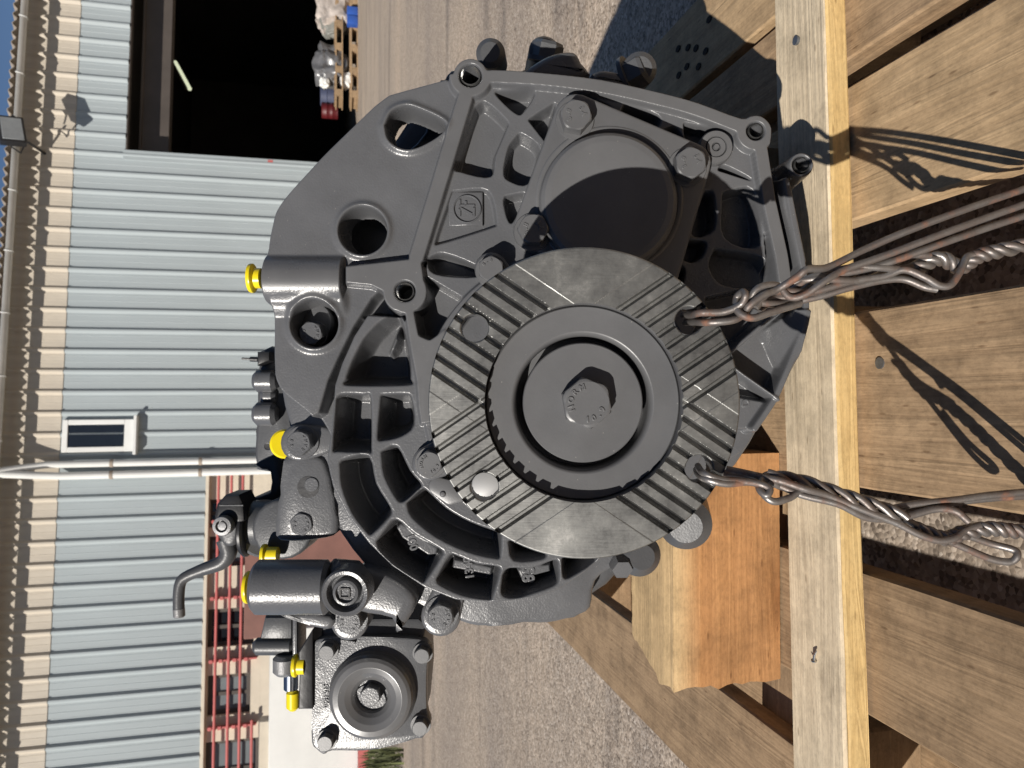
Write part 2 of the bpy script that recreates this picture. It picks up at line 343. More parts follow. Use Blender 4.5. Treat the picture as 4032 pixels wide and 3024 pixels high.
bx('door_lintel_flange', (s_d - .5, .44, zb1 - .05), (xe1, .499, zb1 - .01), M['steelbrown'])
# dark hall behind the doorway
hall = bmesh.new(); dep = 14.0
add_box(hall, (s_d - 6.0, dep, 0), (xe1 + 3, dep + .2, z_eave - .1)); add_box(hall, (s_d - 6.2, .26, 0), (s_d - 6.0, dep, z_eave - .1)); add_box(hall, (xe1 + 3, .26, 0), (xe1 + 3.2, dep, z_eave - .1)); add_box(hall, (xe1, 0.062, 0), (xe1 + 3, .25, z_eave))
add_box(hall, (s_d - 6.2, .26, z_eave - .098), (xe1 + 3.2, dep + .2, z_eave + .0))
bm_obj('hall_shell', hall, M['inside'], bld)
zg = wall_hit(98, 0, -.42)[1] + .03; zg2 = wall_hit(32, 1000, -.42)[1] + .03; sg = wall_hit(80, 0, -.42)[0]; sg2 = wall_hit(14, 1000, -.42)[0]
gslope = (zg2 - zg) / (sg2 - sg); GY = -.42; GR = .085
# eave: corrugated roof sheet, gutter with brackets
roof = bmesh.new(); nx = int((xe1 - xe0) / .03); rows = []
for yy, zz in ((-.40, zg + .125), (9.0, zg + 2.1)):
    rows.append([(xe0 + i * .03, yy, zz + .035 * math.sin(i * .03 / .177 * 2 * math.pi)) for i in range(nx)])
vt = [[roof.verts.new(p) for p in r] for r in rows]; vb = [[roof.verts.new((p[0], p[1], p[2] - .012)) for p in r] for r in rows]
for i in range(nx - 1):
    roof.faces.new((vt[0][i], vt[0][i + 1], vt[1][i + 1], vt[1][i])); roof.faces.new((vb[0][i], vb[1][i], vb[1][i + 1], vb[0][i + 1])); roof.faces.new((vt[0][i], vb[0][i], vb[0][i + 1], vt[0][i + 1]))
bm_obj('roof_sheet', roof, M['roof'], bld)
def gz(x): return zg + gslope * (x - sg) * .5
bm = bmesh.new(); prof = [(GR * math.cos(a), GR * math.sin(a)) for a in np.linspace(math.pi, 2 * math.pi, 13)] + [((GR - .008) * math.cos(a), (GR - .008) * math.sin(a)) for a in np.linspace(2 * math.pi, math.pi, 13)]
ra = [bm.verts.new((xe0, GY + y, gz(xe0) + z)) for y, z in prof]; rb = [bm.verts.new((xe1, GY + y, gz(xe1) + z)) for y, z in prof]
for i in range(len(prof)): bm.faces.new((ra[i], ra[(i + 1) % len(prof)], rb[(i + 1) % len(prof)], rb[i]))
gut = bm_obj('gutter', bm, M['gutter'], bld)
x = xe0 + .3
while x < xe1:
    bm = bmesh.new(); add_tube(bm, [(x, GY + (GR + .004) * math.cos(a), gz(x) + (GR + .004) * math.sin(a)) for a in np.linspace(math.pi * .95, 2.05 * math.pi, 12)], .011, 6)
    bm_obj('gutter_bracket', bm, M['white'], gut); x += 1.05
# downpipes
for i, (py, r, top) in enumerate(((1823, .058, z_eave - .15), (1868, .062, z_eave - .35))):
    sx = wall_hit(500, py, -.14)[0]
    pts = [(sx, -.15, 0.02), (sx, -.15, top - .35), (sx + (.02 if i else -.05), -.28, top), (sx + (.05 if i else -.1), GY + .02, gz(sx) - .06)]
    dp = tube_obj('downpipe', pts, r, M['white'], bld, 14)
    for zc in (1.3, 2.7, 4.1):
        bm = bmesh.new(); add_tube(bm, [(sx, -.15, zc), (sx, -.15, zc + .05)], r + .012, 14); add_box(bm, (sx - .02, -.15, zc + .005), (sx + .02, 0, zc + .045)); bm_obj('pipe_clip', bm, M['roof'] if zc > 2 else M['white'], dp)
# window beside the downpipes
wz0 = wall_hit(530, 1715, -.05)[1]; wz1 = wall_hit(245, 1715, -.05)[1]; ws0 = wall_hit(400, 1779, -.05)[0]; ws1 = wall_hit(400, 1652, -.05)[0]
bm = bmesh.new(); t = .085
add_box(bm, (ws0, -.07, wz0), (ws1, .02, wz0 + t * 1.9), .006); add_box(bm, (ws0, -.07, wz1 - t), (ws1, .02, wz1), .006)
add_box(bm, (ws0, -.068, wz0 + t * 1.9), (ws0 + t, .018, wz1 - t), .006); add_box(bm, (ws1 - t, -.068, wz0 + t * 1.9), (ws1, .018, wz1 - t), .006)
win = bm_obj('window_frame', bm, M['white'], bld)
bx('window_pane', (ws0 + t, -.045, wz0 + t * 1.9), (ws1 - t, -.01, wz1 - t), M['glass'], win, 0)
bx('window_sill', (ws0 - .06, -.17, wz0 - .05), (ws1 + .06, -.002, wz0 - .002), M['white'], win)
# left bay: masonry below the sheeting with windows, drip edge
RD = .10
bm = bmesh.new()
wl = []
for (pya, pyb, pxa, pxb) in ((2110, 2230, 815, 1000), (2395, 2545, 815, 1000), (2655, 2815, 815, 985), (2915, 3160, 805, 1020), (1965, 2075, 815, 960)):
    sa = wall_hit(900, pyb, RD)[0]; sb = wall_hit(900, pya, RD)[0]; zh = wall_hit(pxa, (pya + pyb) / 2, RD)[1]; zl = wall_hit(pxb, (pya + pyb) / 2, RD)[1]
    wl.append((sa, sb, zl, zh))
wl.sort()
zw_top = z_lb + .4; xs = xe0
zlo = min(q[2] for q in wl); zhi = max(q[3] for q in wl)
for (sa, sb, zl, zh) in wl:
    add_box(bm, (xs, RD, zlo - .0005), (sa, RD + .3, zhi)); add_box(bm, (sa, RD, zlo), (sb, RD + .3, zl)) if zl > zlo + .01 else None
    add_box(bm, (sa, RD, zh), (sb, RD + .3, zhi)) if zh < zhi - .01 else None
    xs = sb
add_box(bm, (xs, RD, zlo - .0005), (s_pipe, RD + .3, zhi)); add_box(bm, (xe0, RD, 0), (s_pipe, RD + .3, zlo - .001)); add_box(bm, (xe0, RD, zhi + .001), (s_pipe, RD + .3, zw_top))
bm_obj('masonry_wall', bm, M['render'], bld)
for i, (sa, sb, zl, zh) in enumerate(wl):
    bm = bmesh.new(); f = .07
    for lo, hi in (((sa, RD + .10, zl), (sb, RD + .17, zl + f)), ((sa, RD + .10, zh - f), (sb, RD + .17, zh)), ((sa, RD + .102, zl + f), (sa + f, RD + .168, zh - f)), ((sb - f, RD + .102, zl + f), (sb, RD + .168, zh - f)), (((sa + sb) / 2 - .03, RD + .104, zl + f), ((sa + sb) / 2 + .03, RD + .166, zh - f))): add_box(bm, lo, hi)
    wf = bm_obj('window_frame', bm, M['steelbrown'], bld)
    bx('window_pane', (sa + f, RD + .13, zl + f), (sb - f, RD + .15, zh - f), M['greyglass'] if i in (0, 1, 3) else M['glass'], wf, 0)
bx('drip_edge', (xe0, -.03, z_lb - .06), (s_pipe - .1, .2, z_lb - .004), M['render'])
# ------------------------------------------------------------------ red rails in front of the masonry
rl = empty('red_guard_rail', (W0 + ES * (s_pipe - 2) - NW * 0), BR); tag(rl, 'red horizontal guard rails across the masonry windows', 'railing')
def rloc(x, y, z): return (x - (s_pipe - 2), y, z)
for px in (850, 902, 948, 996):
    z = wall_hit(px, 2600, .02)[1]
    xr = s_pipe - .1 if px < 990 else wall_hit(px, 2830, .02)[0]
    tube_obj('rail', [rloc(xe0, -.05, z), rloc(xr, -.05, z)], .024, M['red'], rl, 10)
zr0 = wall_hit(1000, 2600, .02)[1]; zr1 = wall_hit(835, 2600, .02)[1]
for py in (2052, 2352, 2598, 2860):
    x = wall_hit(900, py, .02)[0]
    bm = bmesh.new(); add_box(bm, rloc(x - .012, -.026, zr0 - .05), rloc(x + .012, RD - .003, zr1 + .05))
    for px in (832, 850, 870, 902, 925, 948, 970):
        z = wall_hit(px, 2600, .02)[1]; add_box(bm, rloc(x - .03, -.045, z - .03), rloc(x + .03, -.0255, z + .03), .006)
    bm_obj('rail_bracket', bm, M['red'], rl)
# ------------------------------------------------------------------ brown steel sheet, cream post, white wall on the left of the yard
def wbox(name, pxa, pxb, pya, pyb, dep, thick, m, label, cat, to_ground=False):
    s0, z0 = wall_hit(pxb, pyb, dep); s1, z1 = wall_hit(pxa, pya, dep)
    if to_ground: z0 = 0
    o = box_obj(name, (0, 0, 0), (s1 - s0, thick, z1 - z0), m, None, .01)
    o.location = W0 + ES * s0 + Vector((-math.sin(PSI), math.cos(PSI), 0)) * dep + Vector((0, 0, z0)); o.rotation_euler = BR
    return tag(o, label, cat)
sheet = wbox('steel_sheet', 966, 1420, 2050, 2484, -1.6, .9, M['rust'], 'red-brown steel container standing before the masonry wall', 'container', True)
ww = wbox('low_white_wall', 1062, 1398, 2482, 3300, -2.2, .25, M['white'], 'low white painted wall beside the brown steel container', 'wall', True)
pc = wbox('wall_coping', 1020, 1056, 2842, 3300, -2.15, .3, M['render'], None, None); 
pc.parent = ww; pc.matrix_parent_inverse = Matrix.Identity(4)
pc.location = ww.matrix_basis.inverted() @ pc.location; pc.rotation_euler = (0, 0, 0)
del_keys = [k for k in pc.keys()]
s0, _ = wall_hit(1400, 3300, -2.4); s1, _ = wall_hit(1400, 2945, -2.4)
kb = box_obj('red_kerb', (0, 0, 0), (s1 - s0, .15, .16), M['red'], None, .01); kb.location = W0 + ES * s0 + NW * 2.4; kb.rotation_euler = BR; tag(kb, 'red painted kerb at the foot of the low white wall', 'kerb')
# rough verge of dry grass at the left edge of the yard
ga = on_z(1418, 2955, 0); gb = on_z(1590, 2940, 0); gc = on_z(1600, 3500, 0); gd = on_z(1418, 3500, 0)
vm = mat('verge_grass', (.075, .085, .03), .9, var=.6, vscale=3)
nb = 2600; vv = []; ff = []
for i in range(nb):
    a, b_ = RNG.random(2); P = ga.lerp(gd, a).lerp(gb.lerp(gc, a), b_); an = RNG.random() * 6.28; h = .05 + .16 * RNG.random(); dx, dy = math.cos(an) * .012, math.sin(an) * .012; lx, ly = RNG.normal(0, .04, 2)
    q = len(vv); vv += [(P.x - dx, P.y - dy, 0), (P.x + dx, P.y + dy, 0), (P.x + lx * .5 + dx * .6, P.y + ly * .5 + dy * .6, h * .6), (P.x + lx, P.y + ly, h)]; ff += [(q, q + 1, q + 2), (q, q + 2, q + 3)]
me = bpy.data.meshes.new('verge_grass'); me.from_pydata(vv, [], ff); tag(link('verge_grass', me, vm), 'dry grass verge along the low white wall', 'grass', None, 'stuff')
# ------------------------------------------------------------------ floodlight under the eave
fx, fz = wall_hit(46, 515, -.85)
fl = empty('floodlight', W0 + ES * fx + NW * .85 + Vector((0, 0, fz)), (0, 0, PSI)); tag(fl, 'black square floodlight with grey glass mounted at the gutter', 'floodlight')
Rf = Matrix.Rotation(math.radians(14), 4, 'Z') @ Matrix.Rotation(math.radians(22), 4, 'X') @ Matrix.Rotation(math.radians(-14), 4, 'Y')
bm = bmesh.new(); add_box(bm, (-.25, -.06, -.19), (.25, .08, .19), .02, 2, Rf); bm_obj('lamp_housing', bm, M['black'], fl)
bm = bmesh.new(); add_box(bm, (-.205, -.075, -.15), (.205, -.0605, .15), .004, 1, Rf); bm_obj('lamp_glass', bm, mat('floodlight_glass', (.30, .32, .33), .15, var=.1, vscale=8), fl)
bm = bmesh.new()
for sx in (-1, 1): add_tube(bm, [(sx * .27, 0, 0), (sx * .27, .25, -.06), (sx * .06, .34, -.08)], .014, 6)
add_tube(bm, [(0, .32, -.08), (0, .84, -.22)], .022, 8); bm_obj('bracket', bm, M['black'], fl)
# ------------------------------------------------------------------ fluorescent tube in the hall, lit
def hall_pt(px, py, dep): s_, z_ = wall_hit(px, py, dep); return W0 + ES * s_ - NW * dep + Vector((0, 0, z_))
a = hall_pt(690, 245, 6.5); b = hall_pt(747, 350, 5.2)
tl = empty('tube_light', a); tag(tl, 'lit fluorescent tube light hanging in the dark hall', 'lamp')
tube_obj('lit_tube', [(0, 0, 0), b - a], .05, mat('lit_tube', (.8, .85, .6), .3, emit=((.85, .9, .62), .75)), tl, 10)
bm = bmesh.new(); add_tube(bm, [(0, 0, .09), (b - a) + Vector((0, 0, .09))], .045, 6); bm_obj('tube_fitting', bm, M['steelbrown'], tl)
# ------------------------------------------------------------------ sacks, pallets and drums just inside the doorway
def lump(name, px, py, r, dep, m, label, cat, sq=(1, 1, 1), amp=.28, seed=0):
    s_, z_ = wall_hit(px, py, dep)
    bm = bmesh.new(); bmesh.ops.create_icosphere(bm, subdivisions=4, radius=1.0)
    from mathutils import noise
    for v in bm.verts:
        d = v.co.normalized(); n = noise.fractal(d * 1.7 + Vector((seed * 3.3, seed, 0)), .8, 2.0, 4) + .35 * abs(noise.noise(d * 5 + Vector((seed, 0, 0))))
        q = Vector((math.copysign(abs(d.x) ** .7, d.x), math.copysign(abs(d.y) ** .7, d.y), math.copysign(abs(d.z) ** .7, d.z)))
        v.co = Vector((q.x * sq[0], q.y * sq[1], q.z * sq[2])) * r * (1 + amp * n)
    zmin = min(v.co.z for v in bm.verts)
    for v in bm.verts: v.co.z -= zmin
    o = bm_obj(name, bm, m, None); o.location = W0 + ES * s_ - NW * dep + Vector((0, 0, max(.0, z_ + zmin))); o.rotation_euler = BR
    return tag(o, label, cat)
mb = mat('translucent_sacking', (.42, .37, .33), .35, var=.35, vscale=7); mg = mat('grey_film_wrap', (.13, .13, .135), .3, var=.5, vscale=6); mw = mat('white_sacking', (.8, .8, .77), .4, var=.08)
mgs = mat('grey_green_sacking', (.20, .20, .18), .6, var=.3, vscale=6)
DI = .75
lump('sack', 1330, 45, .40, DI, mb, 'pale crumpled sack on the pallets in the doorway, largest one', 'sack', (1.1, .7, .95), .3, 1)
lump('sack', 1316, 105, .24, DI, mgs, 'small grey-green sack beside the pale crumpled sack in the doorway', 'sack', (1, .7, 1.0), .3, 2)
lump('wrapped_bundle', 1305, 265, .42, DI, mg, 'grey film-wrapped bundle on the pallet in the doorway', 'bundle', (.9, .7, .75), .35, 3)
lump('sack', 1362, 322, .15, DI - .12, mw, 'bright white bag in front of the grey wrapped bundle', 'sack', (1, .8, .9), .25, 4)
lump('sack', 1278, 326, .10, DI - .12, mw, 'little white bag on top of the grey wrapped bundle', 'sack', (1, .8, .9), .25, 5)
def drum(px, py, r, h, m, label, base_px, DI=1.6):
    s_, z_ = wall_hit(base_px, py, DI)
    bm = bmesh.new(); pr = [(0, 0), (r, 0), (r, h * .3), (r * 1.05, h * .33), (r, h * .36), (r, h * .64), (r * 1.05, h * .67), (r, h * .7), (r, h * .96), (r * .9, h), (0, h)]
    vs = []
    for rr, z in pr: vs.append([bm.verts.new((max(rr, 1e-4) * math.cos(k * math.pi / 10), max(rr, 1e-4) * math.sin(k * math.pi / 10), z)) for k in range(20)])
    for a_, b_ in zip(vs, vs[1:]):
        for k in range(20): bm.faces.new((a_[k], a_[(k + 1) % 20], b_[(k + 1) % 20], b_[k]))
    o = bm_obj('plastic_drum', bm, m, None); o.location = W0 + ES * s_ - NW * DI + Vector((0, 0, max(0, z_))); o.rotation_euler = BR
    return tag(o, label, 'drum')
drum(1310, 382, .22, .42, mat('shade_darkened_blue_plastic', (.06, .07, .12), .5), 'blue drum darkened in colour for doorway shade, beside the wrapped bundle', 1340)  # doorway shade is put into this dark blue
drum(1295, 440, .17, .34, mat('shade_darkened_red_plastic', (.09, .008, .010), .5), 'red drum with the doorway shade put into its colour', 1330)  # red darkened to stand in for the shade of the doorway
pal2 = empty('stacked_pallet', W0 + ES * wall_hit(1400, 200, DI - .3)[0] - NW * (DI - .3), BR); tag(pal2, 'old pale timber pallet under the sacks in the doorway', 'pallet')
pw = wood_mat('old_pallet_wood', (.40, .27, .15), (.25, .16, .09), .05)
for zz in (.0, .30):
    for i in range(5): box_obj('block', (-1.0 + i * .5, 0, zz + .025), (-.86 + i * .5, .5, zz + .12), pw, pal2)
    box_obj('board', (-1.05, 0.002, zz + .122), (1.25, .5, zz + .15), pw, pal2); box_obj('board', (-1.05, .002, zz), (1.25, .5, zz + .023), pw, pal2)
    box_obj('board', (-1.03, .08, zz + .152), (1.2, .42, zz + .17), pw, pal2)
for i in range(2):
    s_, z_ = wall_hit(1395, 40 + i * 36, DI - .45); o = box_obj('blue_can', (-.09, 0, 0), (.09, .18, .22), mat('blue_plastic', (.03, .09, .36), .4), None, .02, 2)
    o.location = W0 + ES * s_ - NW * (DI - .45); o.rotation_euler = BR; tag(o, ('small blue can standing alone before the pallet stack', 'small blue can next to the grey sack end of the pallet stack')[i], 'can', 'blue cans by the doorway')
bx('door_marker', (s_d - .07, -.034, wall_hit(1075, 625)[1]), (s_d + .0, -.0305, wall_hit(1055, 625)[1]), M['red'], bld, 0)
# ------------------------------------------------------------------ unseen hall added behind the viewer to block low sky light
ob = empty('sky_blocking_hall', (3.0, -9.4, 0)); tag(ob, 'unseen dark brick hall added behind the viewer to block low sky light', 'building')
brick = mat('dark_brick', (.13, .075, .055), .85, var=.3, vscale=3, bump=.4, bscale=30)
box_obj('wall', (-26, -.4, 0), (22, 0, 5.6), brick, ob)
bm = bmesh.new(); add_box(bm, (-26.3, -9.0, 5.602), (22.3, .25, 5.78), 0); bm_obj('flat_roof', bm, M['roof'], ob)
for i in range(9): fr_ = box_obj('window', (-23 + i * 5, .002, 2.2), (-20.4 + i * 5, .06, 3.8), M['steelbrown'], ob); box_obj('pane', (-22.9 + i * 5, .062, 2.3), (-20.5 + i * 5, .07, 3.7), M['glass'], fr_)
# ================================================================== PALLET
ZD = HC - .40                                        # deck height
pal = empty('pallet', (0, .75, 0)); tag(pal, 'wooden pallet of wide brown deck planks under the gearbox', 'pallet')
YF, YB = .05, 1.40; yaw = math.radians(1.1)
def plank_mesh(L, wd, th, seed, wane=.0):
    """bevelled board with slightly uneven edges; x along the grain"""
    bm = bmesh.new(); n = 24; rg = np.random.default_rng(seed); prof = []
    e1 = np.cumsum(rg.normal(0, .00035, n + 1)); e2 = np.cumsum(rg.normal(0, .00035, n + 1)); zz = np.cumsum(rg.normal(0, .0002, n + 1))
    b = .0018
    for i in range(n + 1):
        x = L * i / n; y0 = -wd / 2 + e1[i] - e1[n // 2]; y1 = wd / 2 + e2[i] - e2[n // 2]; t = zz[i] - zz[n // 2]
        prof.append([bm.verts.new((x, *q)) for q in ((y0 + b, t), (y0, t - b), (y0, t - th + b), (y0 + b, t - th), (y1 - b, t - th), (y1, t - th + b), (y1, t - b), (y1 - b, t))])
    for a, c in zip(prof, prof[1:]):
        for k in range(8): bm.faces.new((a[k], a[(k + 1) % 8], c[(k + 1) % 8], c[k]))
    bm.faces.new(prof[0]); bm.faces.new(prof[-1][::-1])
    return bm
planks = [(.342, .437, 'plank'), (.258, .332, 'plank2'), (.129, .2366, 'plank'), (-.079, .0563, 'plank2'), (-.2556, -.145, 'plank2'), (-.437, -.318, 'plank2')]
for i, (x0, x1, m) in enumerate(planks):
    bm = plank_mesh(YB - YF, x1 - x0, .022, 40 + i)
    o = bm_obj('plank', bm, M[m], pal, 30)
    xc = (x0 + x1) / 2; o.rotation_euler = (0, 0, math.pi / 2 + yaw)
    o.location = (xc - math.tan(yaw) * (YF - .51), YF - .75, ZD - .0005 * (i % 3))
for i, y in enumerate((.10, .64, 1.33)):
    bm = plank_mesh(.88, .10, .022, 60 + i); o = bm_obj('cross_board', bm, M['plank2'], pal, 30); o.location = (-.44, y - .75, ZD - .0235)
    for x in (-.38, 0, .38):
        o = box_obj('block', (x - .07, y - .05 - .75, .0225), (x + .07, y + .05 - .75, ZD - .0462), M['plank2'], pal, .003)
for i, x in enumerate((-.38, 0, .38)):
    bm = plank_mesh(YB - YF, .10, .021, 80 + i); o = bm_obj('bottom_board', bm, M['plank2'], pal, 30); o.rotation_euler = (0, 0, math.pi / 2); o.location = (x, YF - .75, .0217)
# nail heads in the deck
nm = mat('nail_head', (.22, .24, .27), .4, .8, var=.2, vscale=200)
def nail(px, py, z, r=.004, par=None):
    P = on_z(px, py, z); bm = bmesh.new(); add_tube(bm, [(0, 0, -.004), (0, 0, .0012)], r, 10); o = bm_obj('nail_head', bm, nm, par); o.location = P - (Vector(par.location) if par else Vector()); return o
nail(3467, 1430, ZD, .0045, pal)
hm = mat('nail_hole_shade', (.012, .009, .007), .9)  # near-black discs on the planks stand in for shade inside nail holes
for px, py in ((2668, 192), (2707, 187), (2738, 190), (2776, 202), (2702, 262), (2748, 262), (2670, 296), (2790, 76)):
    P = on_z(px, py, ZD + .0012); bm = bmesh.new(); add_tube(bm, [(0, 0, -.003), (0, 0, 0)], .0038, 10); o = bm_obj('nail_hole_shade_disc', bm, hm, pal); o.location = P - Vector(pal.location); o.scale = (1.0, 1.5, 1)
# ------------------------------------------------------------------ front batten on the deck
a = on_z(3318, 0, ZD + .0015); b = on_z(3413, 3024, ZD + .0015)
d = (b - a); d.z = 0; ang = math.atan2(d.y, d.x); Lb = 1.30; mid = (a + b) / 2
bat = empty('batten', (mid.x, mid.y, ZD)); bat.rotation_euler = (0, 0, ang); tag(bat, 'weathered pale batten laid across the pallet planks before the gearbox', 'batten')
bm = plank_mesh(Lb, .068, .0185, 5); o = bm_obj('board', bm, M['grey_wood'], bat, 30)
# local y axis: make the board lie behind the measured front edge
nrm = Vector((-math.sin(ang), math.cos(ang), 0)); sgn = 1 if nrm.y > 0 else -1
o.location = (-Lb / 2, sgn * .034, .0201)
bm = plank_mesh(Lb, .0035, .0182, 6); o = bm_obj('sawn_front_edge', bm, M['fresh'], bat, 30); o.location = (-Lb / 2, -sgn * .0022, .0199); o['label'] = 'fresh pale sawn front edge'
nh = nail(3135, 160, ZD + .0205, .0038, None); nh.parent = bat; nh.location = Matrix.Rotation(-ang, 3, 'Z') @ (nh.location - Vector(bat.location))
bn = bmesh.new(); P = on_z(3205, 2600, ZD + .0225); Q = on_z(3216, 2562, ZD + .0225)
add_tube(bn, [Vector((0, 0, 0)), (Q - P) * .5 + Vector((0, 0, .001)), (Q - P)], [.0012, .0011, .0004], 8); add_tube(bn, [Vector((0, 0, 0)), (P - Q).normalized() * .0008], .0024, 8)
ln = bm_obj('loose_nail', bn, M['bright'], None); ln.location = P; tag(ln, 'short bright nail lying on the batten', 'nail')
# ------------------------------------------------------------------ timber blocks carrying the gearbox
def sapwood(m0, name):
    m = m0.copy(); m.name = name; nt = m.node_tree; b = nt.nodes['Principled BSDF']; L = nt.links.new; src = b.inputs['Base Color'].links[0].from_socket
    tc = N(nt, 'ShaderNodeTexCoord'); sx = N(nt, 'ShaderNodeSeparateXYZ'); L(tc.outputs['Object'], sx.inputs[0])
    nz = N(nt, 'ShaderNodeTexNoise', Scale=9.0, Detail=4.0); L(tc.outputs['Object'], nz.inputs[0])
    ad = N(nt, 'ShaderNodeMath', operation='MULTIPLY_ADD'); ad.inputs[1].default_value = .012; L(nz.outputs[0], ad.inputs[0]); L(sx.outputs[2], ad.inputs[2])
    r = ramp(nt, [(.0, (0,)), (.1, (0,)), (.105, (1,)), (1, (1,))]); mr = N(nt, 'ShaderNodeMapRange'); mr.inputs['From Min'].default_value = .085; mr.inputs['From Max'].default_value = .108; L(ad.outputs[0], mr.inputs[0])
    mx = N(nt, 'ShaderNodeMix', data_type='RGBA'); L(mr.outputs[0], mx.inputs[0]); L(src, mx.inputs[6])
    hs = N(nt, 'ShaderNodeHueSaturation'); hs.inputs['Saturation'].default_value = .78; hs.inputs['Value'].default_value = 1.25; hs.inputs['Hue'].default_value = .525; L(src, hs.inputs['Color']); L(hs.outputs[0], mx.inputs[7]); L(mx.outputs[2], b.inputs['Base Color']); return m
M['block_wood'] = sapwood(M['orange_wood'], 'orange_timber_with_sapwood')
def block_mesh(L, wd, hh, chamf, seed, rough_end=True):
    bm = bmesh.new(); rg = np.random.default_rng(seed); n = 30; m_ = 14; rows = []
    # cross-section around (y,z); x along grain, ragged far end
    sec = []
    for i in range(m_): sec.append((wd * i / m_, hh))
    for i in range(m_): sec.append((wd, hh * (1 - i / m_)))
    for i in range(m_): sec.append((wd * (1 - i / m_), 0))
    for i in range(m_): sec.append((0, hh * i / m_))
    sec2 = []
    for (y, z) in sec:                                     # worn arris on the top front edge
        if z > hh - .001 and y < .012: z -= .0025
        sec2.append((y, z))
    ends = [-(abs(rg.normal(0, .0016)) + (.004 if rg.random() < .15 else 0)) + chamf * max(0, (y / wd - .25)) * (1 if z > hh * .55 else .5) for y, z in sec2]
    for i in range(n + 1):
        t = i / n
        rows.append([bm.verts.new((ends[k] + (L - ends[k]) * t, y + rg.normal(0, .00018), z + (rg.normal(0, .0002) if z > .002 else 0))) for k, (y, z) in enumerate(sec2)])
    S_ = len(sec2)
    for a, c in zip(rows, rows[1:]):
        for k in range(S_): bm.faces.new((a[k], a[(k + 1) % S_], c[(k + 1) % S_], c[k]))
    for rw, fl in ((rows[0], 1), (rows[-1], -1)):
        c = bm.verts.new(Vector((sum(v.co.x for v in rw) / S_ + (.003 if fl > 0 else 0), wd / 2, hh / 2)))
        for k in range(S_): bm.faces.new((rw[k], rw[(k + 1) % S_], c) if fl < 0 else (rw[(k + 1) % S_], rw[k], c))
    return bm
f1 = on_z(3072, 2250, ZD)
top_h = .108
o = bm_obj('timber_block', block_mesh(.205, .088, top_h, .03, 3), M['block_wood'], None, 35); o.location = (-.268, f1.y - .002, ZD + .001); o.rotation_euler = (0, 0, math.radians(.6)); tag(o, 'orange rough-sawn timber block under the left side of the gearbox', 'block')
BLK_Y = f1.y; BLK_TOP = ZD + .001 + top_h
o2 = bm_obj('timber_block', block_mesh(.12, .088, top_h, .0, 4, False), M['plank2'], None, 35); o2.location = (.095, f1.y, ZD + .001); tag(o2, 'dark brown timber block in the shade under the right side of the gearbox', 'block')
# ================================================================== GEARBOX
RG = Matrix(((RW.x, UW.x, -FW.x), (RW.y, UW.y, -FW.y), (RW.z, UW.z, -FW.z)))
base_w = Vector((-.02, BLK_Y + .04, BLK_TOP))
G0 = RG.transposed() @ (base_w - CAMP)
gear = empty('gearbox', base_w); gear.rotation_euler = RG.to_euler()
tag(gear, 'dark grey truck gearbox with serrated round output flange resting on the pallet', 'gearbox')
def gp(px, py, Z): return GP(px, py, Z) - G0
def gbm(name, bm, m, parent=None, ang=40): return bm_obj(name, bm, m, parent or gear, ang)
# ---------- distance-field toolkit (photo pixels at the housing face plane)
Z0 = .55; PXM = Z0 / F
def seg_d(X, Y, a, b):
    ax, ay = a; bx_, by = b; vx, vy = bx_ - ax, by - ay; L2 = vx * vx + vy * vy + 1e-9
    t = np.clip(((X - ax) * vx + (Y - ay) * vy) / L2, 0, 1); return np.hypot(X - ax - t * vx, Y - ay - t * vy)
def d_line(X, Y, pts, w):
    d = np.full(X.shape, 1e9)
    ws = w if isinstance(w, (list, tuple)) else [w] * len(pts)
    for i in range(len(pts) - 1): d = np.minimum(d, seg_d(X, Y, pts[i], pts[i + 1]) - (ws[i] + ws[i + 1]) / 2)
    return d
def d_poly(X, Y, pts):
    d = np.full(X.shape, 1e9); ins = np.zeros(X.shape, bool); n = len(pts)
    for i in range(n):
        a, b = pts[i], pts[(i + 1) % n]; d = np.minimum(d, seg_d(X, Y, a, b))
        c = ((a[1] > Y) != (b[1] > Y)) & (X < (b[0] - a[0]) * (Y - a[1]) / (b[1] - a[1] + 1e-12) + a[0]); ins ^= c
    return np.where(ins, -d, d)
def d_circ(X, Y, c, r): return np.hypot(X - c[0], Y - c[1]) - r
def sst(t): t = np.clip(t, 0, 1); return t * t * (3 - 2 * t)
def smax(a, b, k): h = np.clip(.5 + .5 * (a - b) / k, 0, 1); return b + (a - b) * h + k * h * (1 - h)
def smin(a, b, k): return -smax(-a, -b, k)
def sm_poly(pts, per=5): return [tuple(p) for p in spline(list(pts) + [pts[0]], per)[:-1]]
LOW = -300.0
def rise(H, d, h, w, k=8): return smax(H, LOW + (h - LOW) * sst(-d / w), k)
def sink(H, d, h, w, k=8):            # pocket with drafted wall
    return np.where(d < w * .3, smin(H, h + (200.0) * sst((d + w) / (w * 1.3)), k), H)
ST = 3.0
gx = np.arange(985, 3260, ST); gy_ = np.arange(190, 2425, ST); X, Y = np.meshgrid(gx, gy_)
zA = lambda *p: [(1000 + x * .633, 1700 + y * .633) for x, y in p]
z2 = lambda *p: [(1200 + x * .633, y * .633) for x, y in p]
z3 = lambda *p: [(1600 + x * .7685, 100 + y * .7685) for x, y in p]
z5 = lambda *p: [(1000 + x * .5425, 900 + y * .5425) for x, y in p]
zR = lambda *p: [(2500 + x * .4822, 900 + y * .4822) for x, y in p]
